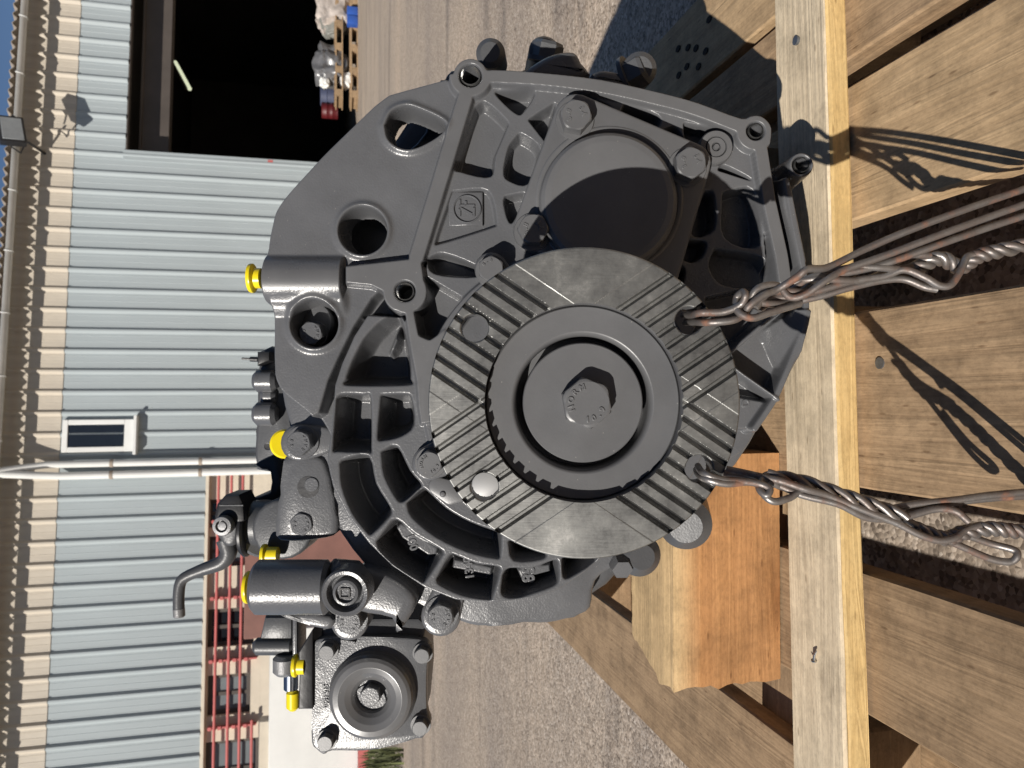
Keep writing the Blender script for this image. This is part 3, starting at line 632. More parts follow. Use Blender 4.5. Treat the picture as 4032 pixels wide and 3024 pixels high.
OUT = [(1763, 278), (1660, 303), (1516, 345), (1453, 392), (1329, 506), (1200, 646), (1105, 750), (1062, 815), (1040, 870), (1030, 968), (1019, 1000), (1019, 1165), (1040, 1205), (1053, 1232), (1055, 1470), (1081, 1540), (1141, 1594), (1206, 1649), (1255, 1730), (1272, 1810), (1285, 1930), (1345, 2042), (1420, 2143), (1515, 2245), (1620, 2312), (1696, 2350), (1823, 2388), (1949, 2397), (2076, 2387), (2184, 2357), (2266, 2307), (2360, 2230), (2500, 2130), (2700, 1990), (2900, 1850), (2996, 1778), (3054, 1658), (3089, 1603), (3122, 1536), (3175, 1406), (3214, 1305), (3228, 1218), (3223, 1030), (3190, 880), (3151, 714), (3110, 640), (3050, 590), (3052, 503), (3020, 455), (2976, 440), (2922, 453), (2753, 392), (2599, 350), (2369, 300), (2138, 273), (1938, 261)]
OUT = sm_poly(OUT, 3)
B1, B2, B3, B4 = (1852, 297), (2976, 515), (3168, 640), (1594, 1147)
dO = d_poly(X, Y, OUT)
for c, r in ((B1, 80), (B2, 74), (B3, 62)): dO = np.minimum(dO, d_circ(X, Y, c, r))
HUBC, HUBR = (2239, 1571), 600
H = np.full(X.shape, -150.0)
# ring pockets sit deep
ring = sm_poly([(1300, 1520), (1290, 1700), (1300, 1900), (1400, 2080), (1560, 2240), (1800, 2370), (2050, 2370), (2250, 2280), (2330, 2200), (2239, 1571), (1640, 1500)], 3)
H = np.where(d_poly(X, Y, ring) < 0, -215.0, H)
H = np.where(d_poly(X, Y, z5((830, 600), (1060, 620), (1150, 1150), (590, 1140))) < 0, -200.0, H)
# upper field inside the rim: web with pockets sunk into it
UP = [(1850, 390), (1960, 290), (2400, 330), (2760, 420), (2930, 500), (3000, 620), (3040, 1100), (3000, 1300), (2200, 1400), (1660, 1080), (1680, 1000)]
H = np.where(d_poly(X, Y, UP) < 0, -34.0, H)
# lower right field under the flange
LR = zR((600, 560), (1130, 440), (1500, 400), (1500, 700), (1380, 1060), (1200, 1470), (1000, 1650), (600, 1659))
H = np.where(d_poly(X, Y, LR) < 0, -135.0, H)
POCK = [(z2((1050, 640), (1125, 605), (1265, 730), (1262, 790), (1195, 950), (1160, 1092), (965, 1062), (925, 1010)), -120, 18),
        (z2((1180, 535), (1440, 535), (1365, 690), (1300, 690), (1180, 575)), -130, 22),
        (z2((1380, 725), (1500, 645), (1570, 625), (1505, 870), (1480, 850)), -130, 16),
        (z2((1300, 835), (1350, 805), (1475, 915), (1395, 1135), (1262, 1115), (1228, 1050), (1258, 900)), -125, 18),
        (z2((1240, 1200), (1385, 1190), (1300, 1372), (1260, 1362), (1230, 1250)), -120, 14),
        (z2((900, 1158), (1148, 1158), (1212, 1385), (1185, 1415), (822, 1528), (785, 1500)), -62, 18),
        (z3((850, 345), (890, 330), (1060, 400), (1050, 470), (960, 400)), -140, 14),
        (z3((1120, 385), (1300, 440), (1290, 510), (1115, 440)), -140, 14),
        (z3((1425, 475), (1620, 520), (1570, 545), (1510, 600), (1440, 580)), -130, 14),
        (z3((1310, 520), (1390, 500), (1450, 600), (1400, 620)), -120, 14),
        (z3((1600, 730), (1640, 700), (1780, 770), (1775, 785)), -130, 12),
        (z3((1540, 830), (1590, 850), (1590, 1040), (1470, 1060)), -140, 12),
        (z3((1630, 840), (1790, 830), (1830, 1120), (1640, 1080)), -140, 14),
        (z3((1450, 1085), (1550, 1100), (1530, 1180), (1470, 1210), (1400, 1170)), -140, 12),
        (z3((1590, 1130), (1840, 1180), (1870, 1330), (1640, 1330), (1560, 1230)), -140, 14),
        (z3((1380, 1200), (1440, 1240), (1420, 1330), (1350, 1290)), -140, 12),
        (z2((740, 1600), (860, 1560), (1100, 1660), (1060, 1720), (800, 1700)), -140, 16)]
for p, h, w_ in POCK: H = sink(H, d_poly(X, Y, sm_poly(p, 4)), h, w_)
# ear plate, wide soft blend to the rim
EAR = [(1763, 270), (1516, 338), (1453, 385), (1190, 640), (1055, 800), (1020, 960), (1010, 1230), (1045, 1480), (1075, 1550), (1135, 1604), (1210, 1670), (1260, 1640), (1300, 1500), (1345, 1400), (1400, 1290), (1470, 1180), (1600, 1060), (1645, 1000), (1835, 380)]
dE = d_poly(X, Y, EAR)
H = rise(H, dE - 6, -46, 26, 10)
lug = -95 + np.sqrt(np.maximum(0, 108.0 ** 2 - (Y - 1098) ** 2))
H = np.where((X < 1345) & (np.abs(Y - 1098) < 107) & (dO < 0), smax(H, lug, 18), H)
lug2 = -92 + np.sqrt(np.maximum(0, 70.0 ** 2 - (Y - 1185) ** 2)) * sst((1400 - X) / 60)
H = np.where((np.abs(Y - 1185) < 69) & (X < 1420) & (X > 1052), smax(H, lug2, 18), H)
# machined rim
WEB = [(1580, 1236), (1602, 1377), (1624, 1497), (1632, 1605), (1645, 1690), (1800, 1650), (1765, 1270), (1690, 1322), (1662, 1310), (1645, 1225), (1690, 1150), (1672, 1013), (1600, 1005), (1345, 1034), (1345, 1128), (1456, 1139), (1499, 1160)]
H = rise(H, d_poly(X, Y, WEB), 0, 14, .01)
H = rise(H, d_line(X, Y, [(1830, 385), (1738, 690), (1640, 1010)], [43, 45, 42]), 0, 12, .01)
H = rise(H, d_line(X, Y, spline([(1900, 292), (2138, 305), (2369, 335), (2599, 385), (2753, 428), (2940, 500)], 4), 43), 0, 9, .01)
H = rise(H, d_line(X, Y, [(2998, 590), (3030, 790), (3078, 1005), (3092, 1100)], 38), 0, 9, .01)
for c, r in ((B1, 94), (B2, 88), (B4, 98)): H = rise(H, d_circ(X, Y, c, r), 0, 9, .01)
H = rise(H, d_circ(X, Y, B3, 62), -30, 12, 6); H = rise(H, d_line(X, Y, [(3020, 570), (3150, 650)], 30), -60, 30, 10)
# skirt outside the slot, ending in the outer arc
H = rise(H, d_line(X, Y, spline([(3110, 680), (3140, 860), (3180, 1050), (3185, 1215), (3168, 1300), (3130, 1400), (3078, 1520), (3044, 1590), (2975, 1690)], 4), [46] * 2 + [38] * 40)[:, :] if False else d_line(X, Y, spline([(3110, 700), (3140, 860), (3178, 1050), (3190, 1215), (3176, 1300), (3138, 1400), (3086, 1525), (3052, 1592), (2985, 1690)], 4), 36), -34, 24, 12)
H = rise(H, d_poly(X, Y, [(3060, 640), (3151, 714), (3223, 1040), (3140, 1060), (3075, 800)]), -44, 26, 12)
H = rise(H, d_line(X, Y, zR((620, 1150), (780, 1020), (1130, 720), (1290, 600)), 36), -22, 30, 14)
H = rise(H, d_line(X, Y, zR((780, 1100), (900, 1190), (1200, 1400)), 34), -28, 30, 16)
H = np.where(d_poly(X, Y, zR((1080, 860), (1340, 640), (1470, 660), (1400, 1000), (1290, 1240), (1150, 950))) < 0, smax(H, -150 + 130 * sst((X - 3010) / 190), 20), H)
H = rise(H, d_poly(X, Y, zR((760, 1300), (860, 1340), (1190, 1400), (1130, 1560), (960, 1680), (760, 1680))), -80, 16, 14)
# ring: one web with rounded pockets sunk between ribs
RW_ = z5((800, 590), (690, 760), (600, 960), (545, 1130), (530, 1330), (515, 1500)) + zA((415, 185), (455, 355), (545, 540), (690, 725), (835, 865), (1045, 1005), (1245, 1085), (1520, 1100), (1765, 1072), (1925, 1012), (2085, 900), (2200, 800))
dW = d_poly(X, Y, RW_ + [(2239, 1571), (1640, 1300), (1590, 1230)])
H = rise(H, dW, -20, 18, 14)
RP = [z5((600, 1235), (640, 1210), (790, 1215), (830, 1240), (835, 1590), (815, 1615), (600, 1610), (575, 1580)),
      z5((925, 1215), (1090, 1210), (1130, 1240), (1150, 1420), (1060, 1500), (930, 1530), (900, 1500)),
      z5((900, 690), (1000, 625), (1050, 640), (1085, 760), (1120, 960), (1125, 1090), (1105, 1125), (690, 1128), (668, 1095), (715, 960), (800, 800)),
      zA((535, 200), (560, 180), (700, 160), (745, 330), (835, 480), (830, 530), (730, 630), (700, 620), (610, 500), (548, 340)),
      zA((795, 130), (880, 100), (960, 250), (1030, 335), (1010, 365), (925, 430), (885, 410), (812, 270)),
      zA((765, 690), (830, 605), (880, 560), (990, 650), (1150, 745), (1155, 780), (1060, 925), (1030, 925), (890, 840), (790, 750)),
      zA((955, 450), (1035, 370), (1070, 380), (1190, 490), (1340, 575), (1515, 640), (1530, 660), (1525, 770), (1500, 785), (1330, 745), (1130, 650), (985, 530)),
      zA((1140, 925), (1215, 790), (1250, 785), (1380, 835), (1510, 855), (1520, 880), (1475, 1030), (1450, 1045), (1290, 1015), (1160, 955)),
      zA((1555, 900), (1590, 865), (1730, 865), (1870, 815), (1890, 840), (1890, 920), (1860, 960), (1720, 1010), (1640, 1035), (1570, 1030), (1545, 1000)),
      zA((1925, 800), (2090, 770), (2120, 810), (1960, 910), (1930, 890)),
      zA((1590, 690), (1800, 760), (1780, 795), (1620, 800))]
for p in RP: H = sink(H, d_poly(X, Y, sm_poly(p, 3)) - 3, -205, 34, 12)
for p in (zA((830, 620), (890, 560), (1160, 745), (1140, 820), (1060, 830), (880, 710)), zA((1215, 795), (1510, 855), (1490, 960), (1190, 905)), zA((1600, 870), (1870, 825), (1880, 925), (1650, 985))): H = rise(H, d_poly(X, Y, p), -92, 18, 14)
H = rise(H, d_poly(X, Y, z5((985, 640), (1050, 650), (1090, 800), (1050, 900), (960, 1010), (880, 900), (960, 690))), -95, 46, 24)
# fillet buttress below ring and lug bosses
H = rise(H, d_line(X, Y, zA((395, 130), (440, 330), (640, 640)), [20, 20, 14]), -70, 34, 18)
H = rise(H, d_circ(X, Y, HUBC, HUBR), -6, 26, 10)
H = sink(H, d_circ(X, Y, HUBC, 520), -60, 12)
# through and threaded holes
HA = sm_poly(z2((500, 760), (540, 680), (620, 648), (700, 668), (830, 728), (862, 770), (800, 830), (680, 890), (590, 890), (520, 840)), 4)
HB, HCc = ((1421, 899), 89), ((1228, 1272), 87)
dH = np.minimum(np.minimum(d_poly(X, Y, HA), d_circ(X, Y, *HB)), d_circ(X, Y, *HCc))
H = np.where(dH < 60, H + 14 * np.exp(-((dH - 14) / 14.0) ** 2), H)       # raised lip round the cored holes
H = np.where(dH < 8, LOW * .62 + (H - LOW * .62) * sst((dH + 8) / 16), H)
THR = ((B1, 39), (B2, 30), (B4, 35), (B3, 30))
for c, r in THR:
    d_ = d_circ(X, Y, c, r); H = np.where(d_ < 5, -160 + (H + 160) * sst((d_ + 5) / 10), H)
# casting unevenness, then drop to the side walls
from mathutils import noise as mnoise
H = H + 1.2 * np.sin(X / 61.0 + 1.3 * np.sin(Y / 83.0)) * np.sin(Y / 57.0) * (H < -12)
H = LOW + (H - LOW) * sst(np.clip((-dO + 2) / 13.0, 0, 1))
for _ in range(2):
    Hp = np.pad(H, 1, mode='edge'); H = (Hp[:-2, 1:-1] + 2 * Hp[1:-1, 1:-1] + Hp[2:, 1:-1]) / 4; Hp = np.pad(H, 1, mode='edge'); H = (Hp[1:-1, :-2] + 2 * Hp[1:-1, 1:-1] + Hp[1:-1, 2:]) / 4
keep = (dO < 6) & (dH > -13)
ny, nx_ = X.shape
co = np.stack([(CY - Y) * PXM - G0.x, (CX - X) * PXM - G0.y, -(Z0 - H * PXM) - G0.z], -1).reshape(-1, 3)
idx = np.arange(ny * nx_).reshape(ny, nx_)
kq = keep[:-1, :-1] & keep[1:, :-1] & keep[:-1, 1:] & keep[1:, 1:]
quads = np.stack([idx[:-1, :-1], idx[1:, :-1], idx[1:, 1:], idx[:-1, 1:]], -1)[kq]
used = np.unique(quads); remap = np.full(ny * nx_, -1); remap[used] = np.arange(len(used))
def grid_obj(name, co, quads, mats, parent, mat_idx=None):
    me = bpy.data.meshes.new(name); me.vertices.add(len(co)); me.vertices.foreach_set('co', co.astype(np.float32).ravel())
    nf = len(quads); me.loops.add(nf * 4); me.loops.foreach_set('vertex_index', quads.astype(np.int32).ravel())
    me.polygons.add(nf); me.polygons.foreach_set('loop_start', np.arange(0, nf * 4, 4, dtype=np.int32)); me.polygons.foreach_set('loop_total', np.full(nf, 4, np.int32))
    me.polygons.foreach_set('use_smooth', np.ones(nf, bool))
    for m in mats: me.materials.append(m)
    if mat_idx is not None: me.polygons.foreach_set('material_index', mat_idx.astype(np.int32))
    me.update(); me.validate(); return link(name, me, None, parent)
fH = H[:-1, :-1][kq]; flat = (fH > -4).astype(int) * 0 + 0
mi = np.where((H[:-1, :-1][kq] > -1.5) & (np.abs(H[1:, 1:][kq] - H[:-1, :-1][kq]) < 1), 1, 0)
housing = grid_obj('housing', co[used], remap[quads], [M['cast'], M['paint']], gear, mi)
# ---------- generic parts
def prism(name, pts, Zf, Zb, m, parent=None, bevel=.002, seg=2, Zref=None):
    """outline given in photo pixels at depth Zf, extruded straight back along the gearbox axis to Zb"""
    bm = bmesh.new(); P = [gp(x, y, Zref or Zf) for x, y in pts]
    for p in P: p.z = -Zf - G0.z
    f = bm.faces.new([bm.verts.new(p) for p in P])
    r = bmesh.ops.extrude_face_region(bm, geom=[f]); vs = [v for v in r['geom'] if isinstance(v, bmesh.types.BMVert)]
    for v in vs: v.co.z = -Zb - G0.z
    fr = set(f.verts)
    if bevel: bmesh.ops.bevel(bm, geom=[e for e in bm.edges if e.verts[0] in fr and e.verts[1] in fr], offset=bevel, segments=seg, affect='EDGES', profile=.5)
    return gbm(name, bm, m, parent, 35)
def lathe(name, px, py, prof, m, parent=None, n=64, ang=35, Zref=None):
    """prof: (radius m, depth Z) from the inside out; axis along the gearbox axis"""
    Zr = Zref or prof[0][1]; c = gp(px, py, Zr); bm = bmesh.new(); rings = []
    pp = [prof[0]]
    for (r0, z0), (r1, z1) in zip(prof, prof[1:]):        # hold loops keep long flats flat
        L_ = math.hypot(r1 - r0, z1 - z0)
        if L_ > .003:
            e = .0004 / L_
            if r0 > 1e-4: pp.append((r0 + (r1 - r0) * e, z0 + (z1 - z0) * e))
            pp.append((r1 - (r1 - r0) * e, z1 - (z1 - z0) * e))
        pp.append((r1, z1))
    prof = pp
    for r, Z in prof: rings.append([bm.verts.new((c.x + max(r, 1e-5) * math.cos(2 * math.pi * k / n), c.y + max(r, 1e-5) * math.sin(2 * math.pi * k / n), -Z - G0.z)) for k in range(n)])
    for a, b in zip(rings, rings[1:]):
        for k in range(n): bm.faces.new((a[k], a[(k + 1) % n], b[(k + 1) % n], b[k]))
    bmesh.ops.remove_doubles(bm, verts=bm.verts[:], dist=3e-5)
    return gbm(name, bm, m, parent, ang)
def hull(circles, n=20):
    pts = []
    for x, y, r in circles: pts += [(x + r * math.cos(2 * math.pi * k / n), y + r * math.sin(2 * math.pi * k / n)) for k in range(n)]
    pts = sorted(set((round(a, 2), round(b, 2)) for a, b in pts))
    def half(ps):
        h = []
        for p in ps:
            while len(h) > 1 and (h[-1][0] - h[-2][0]) * (p[1] - h[-2][1]) - (h[-1][1] - h[-2][1]) * (p[0] - h[-2][0]) <= 0: h.pop()
            h.append(p)
        return h
    a = half(pts); b = half(pts[::-1]); return a[:-1] + b[:-1]
def text_obj(name, s, c, size, m, parent, Z_up=.0006, rot=0.0):
    """raised lettering in the gearbox face plane; c local centre; rot in the upright frame"""
    cu = bpy.data.curves.new(name, 'FONT'); cu.body = s; cu.size = size; cu.extrude = Z_up; cu.bevel_depth = size * .035; cu.bevel_resolution = 2; cu.align_x = 'CENTER'; cu.align_y = 'CENTER'; cu.resolution_u = 4; cu.offset = size * .012
    to = bpy.data.objects.new(name, cu); COL.objects.link(to); dg = bpy.context.evaluated_depsgraph_get()
    me = bpy.data.meshes.new_from_object(to.evaluated_get(dg)); bpy.data.objects.remove(to); bpy.data.curves.remove(cu)
    me.materials.clear()
    o = link(name, me, m, parent); o.location = c; o.rotation_euler = (0, 0, rot); return o
def arc_text(s, px, py, Z, r, a0, a1, size, m, parent):
    """letters along an arc (angles in the upright frame, degrees, clockwise reading)"""
    c = gp(px, py, Z)
    for i, ch in enumerate(s):
        a = math.radians(a0 + (a1 - a0) * (i / max(1, len(s) - 1)))
        text_obj('letter', ch, c + Vector((r * math.cos(a), r * math.sin(a), .0001)), size, m, parent, .0004, a - math.pi / 2 if a0 > a1 else a + math.pi / 2)
def hexbolt(px, py, Zt, rpx, h, m=None, parent=None, rot=.3, washer=1.22, wh=.003, marks=None, name='bolt'):
    m = m or M['paint']; r = rpx * Zt / F; parent = gear if marks else parent; c = gp(px, py, Zt); bm = bmesh.new(); n = 48
    def ring(rf, z): return [bm.verts.new((c.x + rf(k) * math.cos(2 * math.pi * k / n + rot), c.y + rf(k) * math.sin(2 * math.pi * k / n + rot), c.z - z)) for k in range(n)]
    def hx(k): a = (2 * math.pi * k / n) % (math.pi / 3) - math.pi / 6; return r * math.cos(math.pi / 6) / math.cos(a)
    rs = [ring(lambda k: 1e-5, 0), ring(lambda k: r * .80, 0), ring(lambda k: r * .84, 0), ring(lambda k: min(hx(k), r * .93), h * .05), ring(lambda k: hx(k), h * .22), ring(lambda k: hx(k), h - wh)]
    if washer: rs += [ring(lambda k: r * washer * .97, h - wh), ring(lambda k: r * washer, h - wh * .6), ring(lambda k: r * washer, h)]
    else: rs += [ring(lambda k: hx(k), h)]
    for a, b in zip(rs, rs[1:]):
        for k in range(n): bm.faces.new((a[k], a[(k + 1) % n], b[(k + 1) % n], b[k]))
    bmesh.ops.remove_doubles(bm, verts=bm.verts[:], dist=2e-5)
    o = gbm(name, bm, m, parent, 30)
    if marks:
        for s, a0, a1, rr, sz in marks: arc_text(s, px, py, Zt, r * rr, a0, a1, r * sz, m, o)
    return o
# ---------- bearing cover with cap
ZC = .541
cov = prism('cover_plate', hull([(2269, 450, 84), (2722, 638, 80), (2100, 899, 80), (2590, 1090, 80)]), ZC, .566, M['paint'], None, .0022, 3)
px_m = lambda p, Z: p * Z / F
lathe('bearing_cap', 2399, 788, [(0, ZC - .013), (px_m(225, ZC), ZC - .013), (px_m(248, ZC), ZC - .0125), (px_m(262, ZC), ZC - .010), (px_m(269, ZC), ZC - .006), (px_m(270, ZC), ZC + .004)], M['paint'], cov, 96, 50, ZC - .012)
lathe('cap_groove', 2399, 788, [(px_m(271, ZC), ZC - .0004), (px_m(283, ZC), ZC - .0012), (px_m(290, ZC), ZC - .0006), (px_m(296, ZC), ZC + .0006)], M['paint'], cov, 96, 60, ZC)
EB = [('8.8', 125, 65, .5, .4), ('YF', 275, 320, .5, .4)]
hexbolt(2269, 450, ZC - .013, 66, .0135, M['paint'], None, .32, 1.18, .002, EB)
hexbolt(2722, 638, ZC - .013, 66, .0135, M['paint'], None, .1, 1.2, .002, EB)
hexbolt(2100, 899, ZC - .013, 64, .0135, M['paint'], None, .5, 1.2, .002, EB)
lathe('sealing_plug', 2822, 576, [(0, .5475), (px_m(10, .55), .5475), (px_m(14, .55), .5515), (px_m(18, .55), .5485), (px_m(36, .55), .5482), (px_m(39, .55), .5505), (px_m(42, .55), .5482), (px_m(62, .55), .5482), (px_m(67, .55), .5505), (px_m(68, .55), .575)], M['paint'], None, 48, 30)
for (c, r) in THR:
    q = r * PXM; lathe('threaded_hole', c[0], c[1], [(q * (1.03 if k % 2 else .93), .551 + (.0055 if c == B3 else 0) + .0011 * k) for k in range(14)], M['bright'], None, 28, 60, .552)
# ---------- maker's badge cast on a square pad: a ring with the two letters
Zp = Z0 + 62 * PXM
pad = prism('badge_pad', [(1200 + x * .633, y * .633) for x, y in ((893, 1192), (1108, 1192), (1108, 1402), (893, 1408))], Zp - .0032, Zp + .004, M['cast'], None, .0012, 3)
bc = (1200 + 1010 * .633, 1300 * .633); zb = Zp - .0036
lathe('badge_ring', bc[0], bc[1], [(px_m(49, zb), zb + .002), (px_m(50, zb), zb - .0006), (px_m(53, zb), zb - .001), (px_m(56, zb), zb - .0006), (px_m(57, zb), zb + .002)], M['cast'], pad, 48, 60, zb)
def bars(name, lst, Z, h, m, parent):
    bm = bmesh.new()
    for (x0, y0), (x1, y1), w_ in lst:
        a = gp(x0, y0, Z); b = gp(x1, y1, Z); d = (b - a); L_ = d.length; d.normalize(); n_ = Vector((-d.y, d.x, 0)); hw = w_ * Z / F / 2
        vs = [bm.verts.new(p) for p in (a - n_ * hw, b - n_ * hw, b + n_ * hw, a + n_ * hw)]; f = bm.faces.new(vs)
        r = bmesh.ops.extrude_face_region(bm, geom=[f])
        for v in r['geom']:
            if isinstance(v, bmesh.types.BMVert): v.co.z += h
    return gbm(name, bm, m, parent, 20)
u = lambda x, y: (bc[0] - y, bc[1] - x)      # upright glyph coordinates (x right, y up) -> photo pixels
bars('badge_letters', [(u(-30, 30), u(4, 30), 9), (u(4, 32), u(-26, -24), 10), (u(-30, -26), u(4, -26), 9), (u(12, -30), u(12, 32), 9), (u(12, 30), u(36, 30), 9), (u(12, 6), u(30, 6), 9)], zb + .0005, .0013, M['cast'], pad)
# ---------- output flange
Zf = .418; FC = (2300, 1587); fp = Zf / F; R_o, R_i = 614.0, 393.0
nr, nt_ = 112, 1700
rr = np.linspace(R_i, R_o, nr); th = np.linspace(0, 2 * np.pi, nt_, endpoint=False)
R_, T_ = np.meshgrid(rr, th, indexing='ij'); DX = R_ * np.cos(T_); DY = R_ * np.sin(T_)     # photo x, y offsets
Hf = np.zeros(R_.shape)
for sgn_, same in ((1, True), (-1, False)):
    a = math.radians(34.0) * sgn_; n_off = -math.sin(a) * DX + math.cos(a) * DY; along = math.cos(a) * DX + math.sin(a) * DY
    q = n_off / 57.0; fr = q - np.round(q); inb = np.abs(np.round(q)) <= 4
    side = np.abs(along) > 150
    fr2 = fr * 57.0
    groove = np.clip(1 - np.maximum(np.abs(fr2) - 5.5, 0) / 7.0, 0, 1)
    quad = (DX * DY > 0) if sgn_ > 0 else (DX * DY < 0)
    lim = np.abs(n_off) < 4.5 * 57
    own = quad | (np.abs(DY) < 120)
    Hf = np.where(inb & side & own & lim, np.minimum(Hf, -26.0 * groove), Hf)
    Hf = np.where((np.abs(n_off) < 5.3 * 57) & own, Hf - 1.2, Hf)
FH = [((1869, 1291), 56), ((1908, 1917), 56), ((2713, 1262), 56), ((2754, 1846), 56)]
dh = np.full(R_.shape, 1e9)
for c, r in FH: dh = np.minimum(dh, np.hypot(DX + FC[0] - c[0], DY + FC[1] - c[1]) - r)
Hf = np.where(dh < 3, Hf - 5 * sst((3 - dh) / 6), Hf)
Hf = np.where(R_ > R_o - 5, Hf - 4 * sst((R_ - R_o + 5) / 5), Hf)
kv = dh > -3
rings_co = []
def fco(dx, dy, h): p0_ = GP(FC[0], FC[1], Zf) - G0; return np.stack([p0_.x - dy * fp, p0_.y - dx * fp, p0_.z + h * fp], -1)
c_top = fco(DX, DY, Hf)
# outer wall, back, inner wall as extra rings
def xr(r, h): return fco(r * np.cos(th), r * np.sin(th), np.full(nt_, float(h)))
allc = np.concatenate([xr(R_i - 1, -100.)[None], xr(R_i - .5, -34.)[None], c_top, xr(R_o + .5, -8)[None], xr(R_o + .5, -112)[None], xr(R_o - 6, -118)[None], xr(300, -118)[None]], 0)
nR = allc.shape[0]; id_ = np.arange(nR * nt_).reshape(nR, nt_)
qd = np.stack([id_[:-1], np.roll(id_, -1, 1)[:-1], np.roll(id_, -1, 1)[1:], id_[1:]], -1)
kk = np.ones((nR, nt_), bool); kk[2:2 + nr] = kv
kqf = kk[:-1] & kk[1:] & np.roll(kk, -1, 1)[:-1] & np.roll(kk, -1, 1)[1:]
# back disc must not close the holes: the wide back ring is cut with finer rings
back = np.linspace(R_o - 6, 300, 50); RB, TB = np.meshgrid(back, th[::2], indexing='ij'); BX, BY = RB * np.cos(TB), RB * np.sin(TB)
db = np.full(RB.shape, 1e9)
for c, r in FH: db = np.minimum(db, np.hypot(BX + FC[0] - c[0], BY + FC[1] - c[1]) - r)
kqf[-1] = False
mfi = np.zeros(qd.shape[:2], int); mfi[:2] = 1; mfi[-3:] = 1
q_f = qd[kqf]; flange = grid_obj('output_flange', allc.reshape(-1, 3), q_f, [M['steel'], M['paint']], gear, mfi[kqf])
shade_auto(flange.data, 24)
cb = fco(BX, BY, np.full(BX.shape, -118.)); idb = np.arange(cb.shape[0] * cb.shape[1]).reshape(cb.shape[:2]); qb = np.stack([idb[:-1], idb[1:], np.roll(idb, -1, 1)[1:], np.roll(idb, -1, 1)[:-1]], -1)
kb_ = db > -3; kq_b = kb_[:-1] & kb_[1:] & np.roll(kb_, -1, 1)[1:] & np.roll(kb_, -1, 1)[:-1]
grid_obj('flange_back', cb.reshape(-1, 3), qb[kq_b], [M['paint']], flange)
for c, r in FH:
    lathe('bolt_hole', c[0], c[1], [(r * fp * .985, Zf + .0015), (r * fp, Zf + .003), (r * fp, Zf + .118 / 8 + .0015)], M['paint'], flange, 32, 40, Zf)
pm = lambda p: p * fp
lathe('hub_ring', FC[0], FC[1], [(pm(266), Zf + .030), (pm(268), Zf + .0135), (pm(272), Zf + .0110), (pm(279), Zf + .0094), (pm(286), Zf + .0088), (pm(384), Zf + .0084), (pm(390), Zf + .0092), (pm(393.5), Zf + .0115), (pm(394), Zf + .018)], M['paint'], flange, 128, 40, Zf)
lathe('washer_disc', FC[0], FC[1], [(0, Zf + .0076), (pm(236), Zf + .0076), (pm(240), Zf + .0082), (pm(241), Zf + .030)], M['paint'], flange, 128, 40, Zf)
lathe('groove_floor', FC[0], FC[1], [(pm(200), Zf + .029), (pm(300), Zf + .029)], M['paint'], flange, 64, 40, Zf)
hexbolt(2312, 1588, Zf - .0032, 104, .0112, M['paint'], flange, .17, None, .0, [('NORM', 108, 18, .62, .30), ('10.9', 182, 248, .62, .30)])
lathe('output_shaft', FC[0], FC[1], [(0, .449), (pm(300), .449), (pm(305), .46), (pm(305), .50), (pm(360), .505), (pm(360), .575)], M['dark'], None, 64, 40, Zf)
# ---------- retainer bolts round the flange
def lobed(px, py, r, dirx, diry, ln, Zt): prism('retainer_lug', hull([(px, py, r), (px + dirx * ln, py + diry * ln, r * 1.1)]), Zt, .578, M['cast'], None, .003, 3)
lobed(1690, 1827, 70, .9, -.42, 160, .5455); lobed(1933, 1057, 66, .55, .83, 150, .5455)
hexbolt(1690, 1827, .5345, 54, .012, M['paint'], None, .2, 1.2, .002, [('NORM', 110, 30, .6, .30), ('10.9', 195, 260, .6, .30)])
hexbolt(1933, 1057, .5345, 54, .012, M['paint'], None, .0, 1.2, .002, [('8.8', 60, 0, .6, .32)])
prism('lock_tab', hull([(1722, 1915, 36), (1775, 1955, 34), (1820, 1940, 36)]), .546, .552, M['paint'], None, .0012, 2)
lathe('tab_pip', 1743, 1946, [(0, .5445), (px_m(8, .545), .5447), (px_m(13, .545), .546)], M['paint'], None, 20)
# cast numbers
for s_, px, py, sz, rot in (('001', 1612, 2152, .0085, 62), ('1340', 1842, 2258, .0085, 80), ('85', 2085, 2283, .0125, 92), ('D', 2962, 1590, .008, 92)):
    Zt = Z0 - float(H[int((py - gy_[0]) / ST), int((px - gx[0]) / ST)]) * PXM + .0001; cn_ = gp(px, py, Z0); cn_.z = -Zt - G0.z; text_obj('cast_number', s_, cn_, sz, M['cast'], housing, .0004, math.radians({'001': 20, '1340': 8, '85': 0, 'D': 2}[s_] - 0))
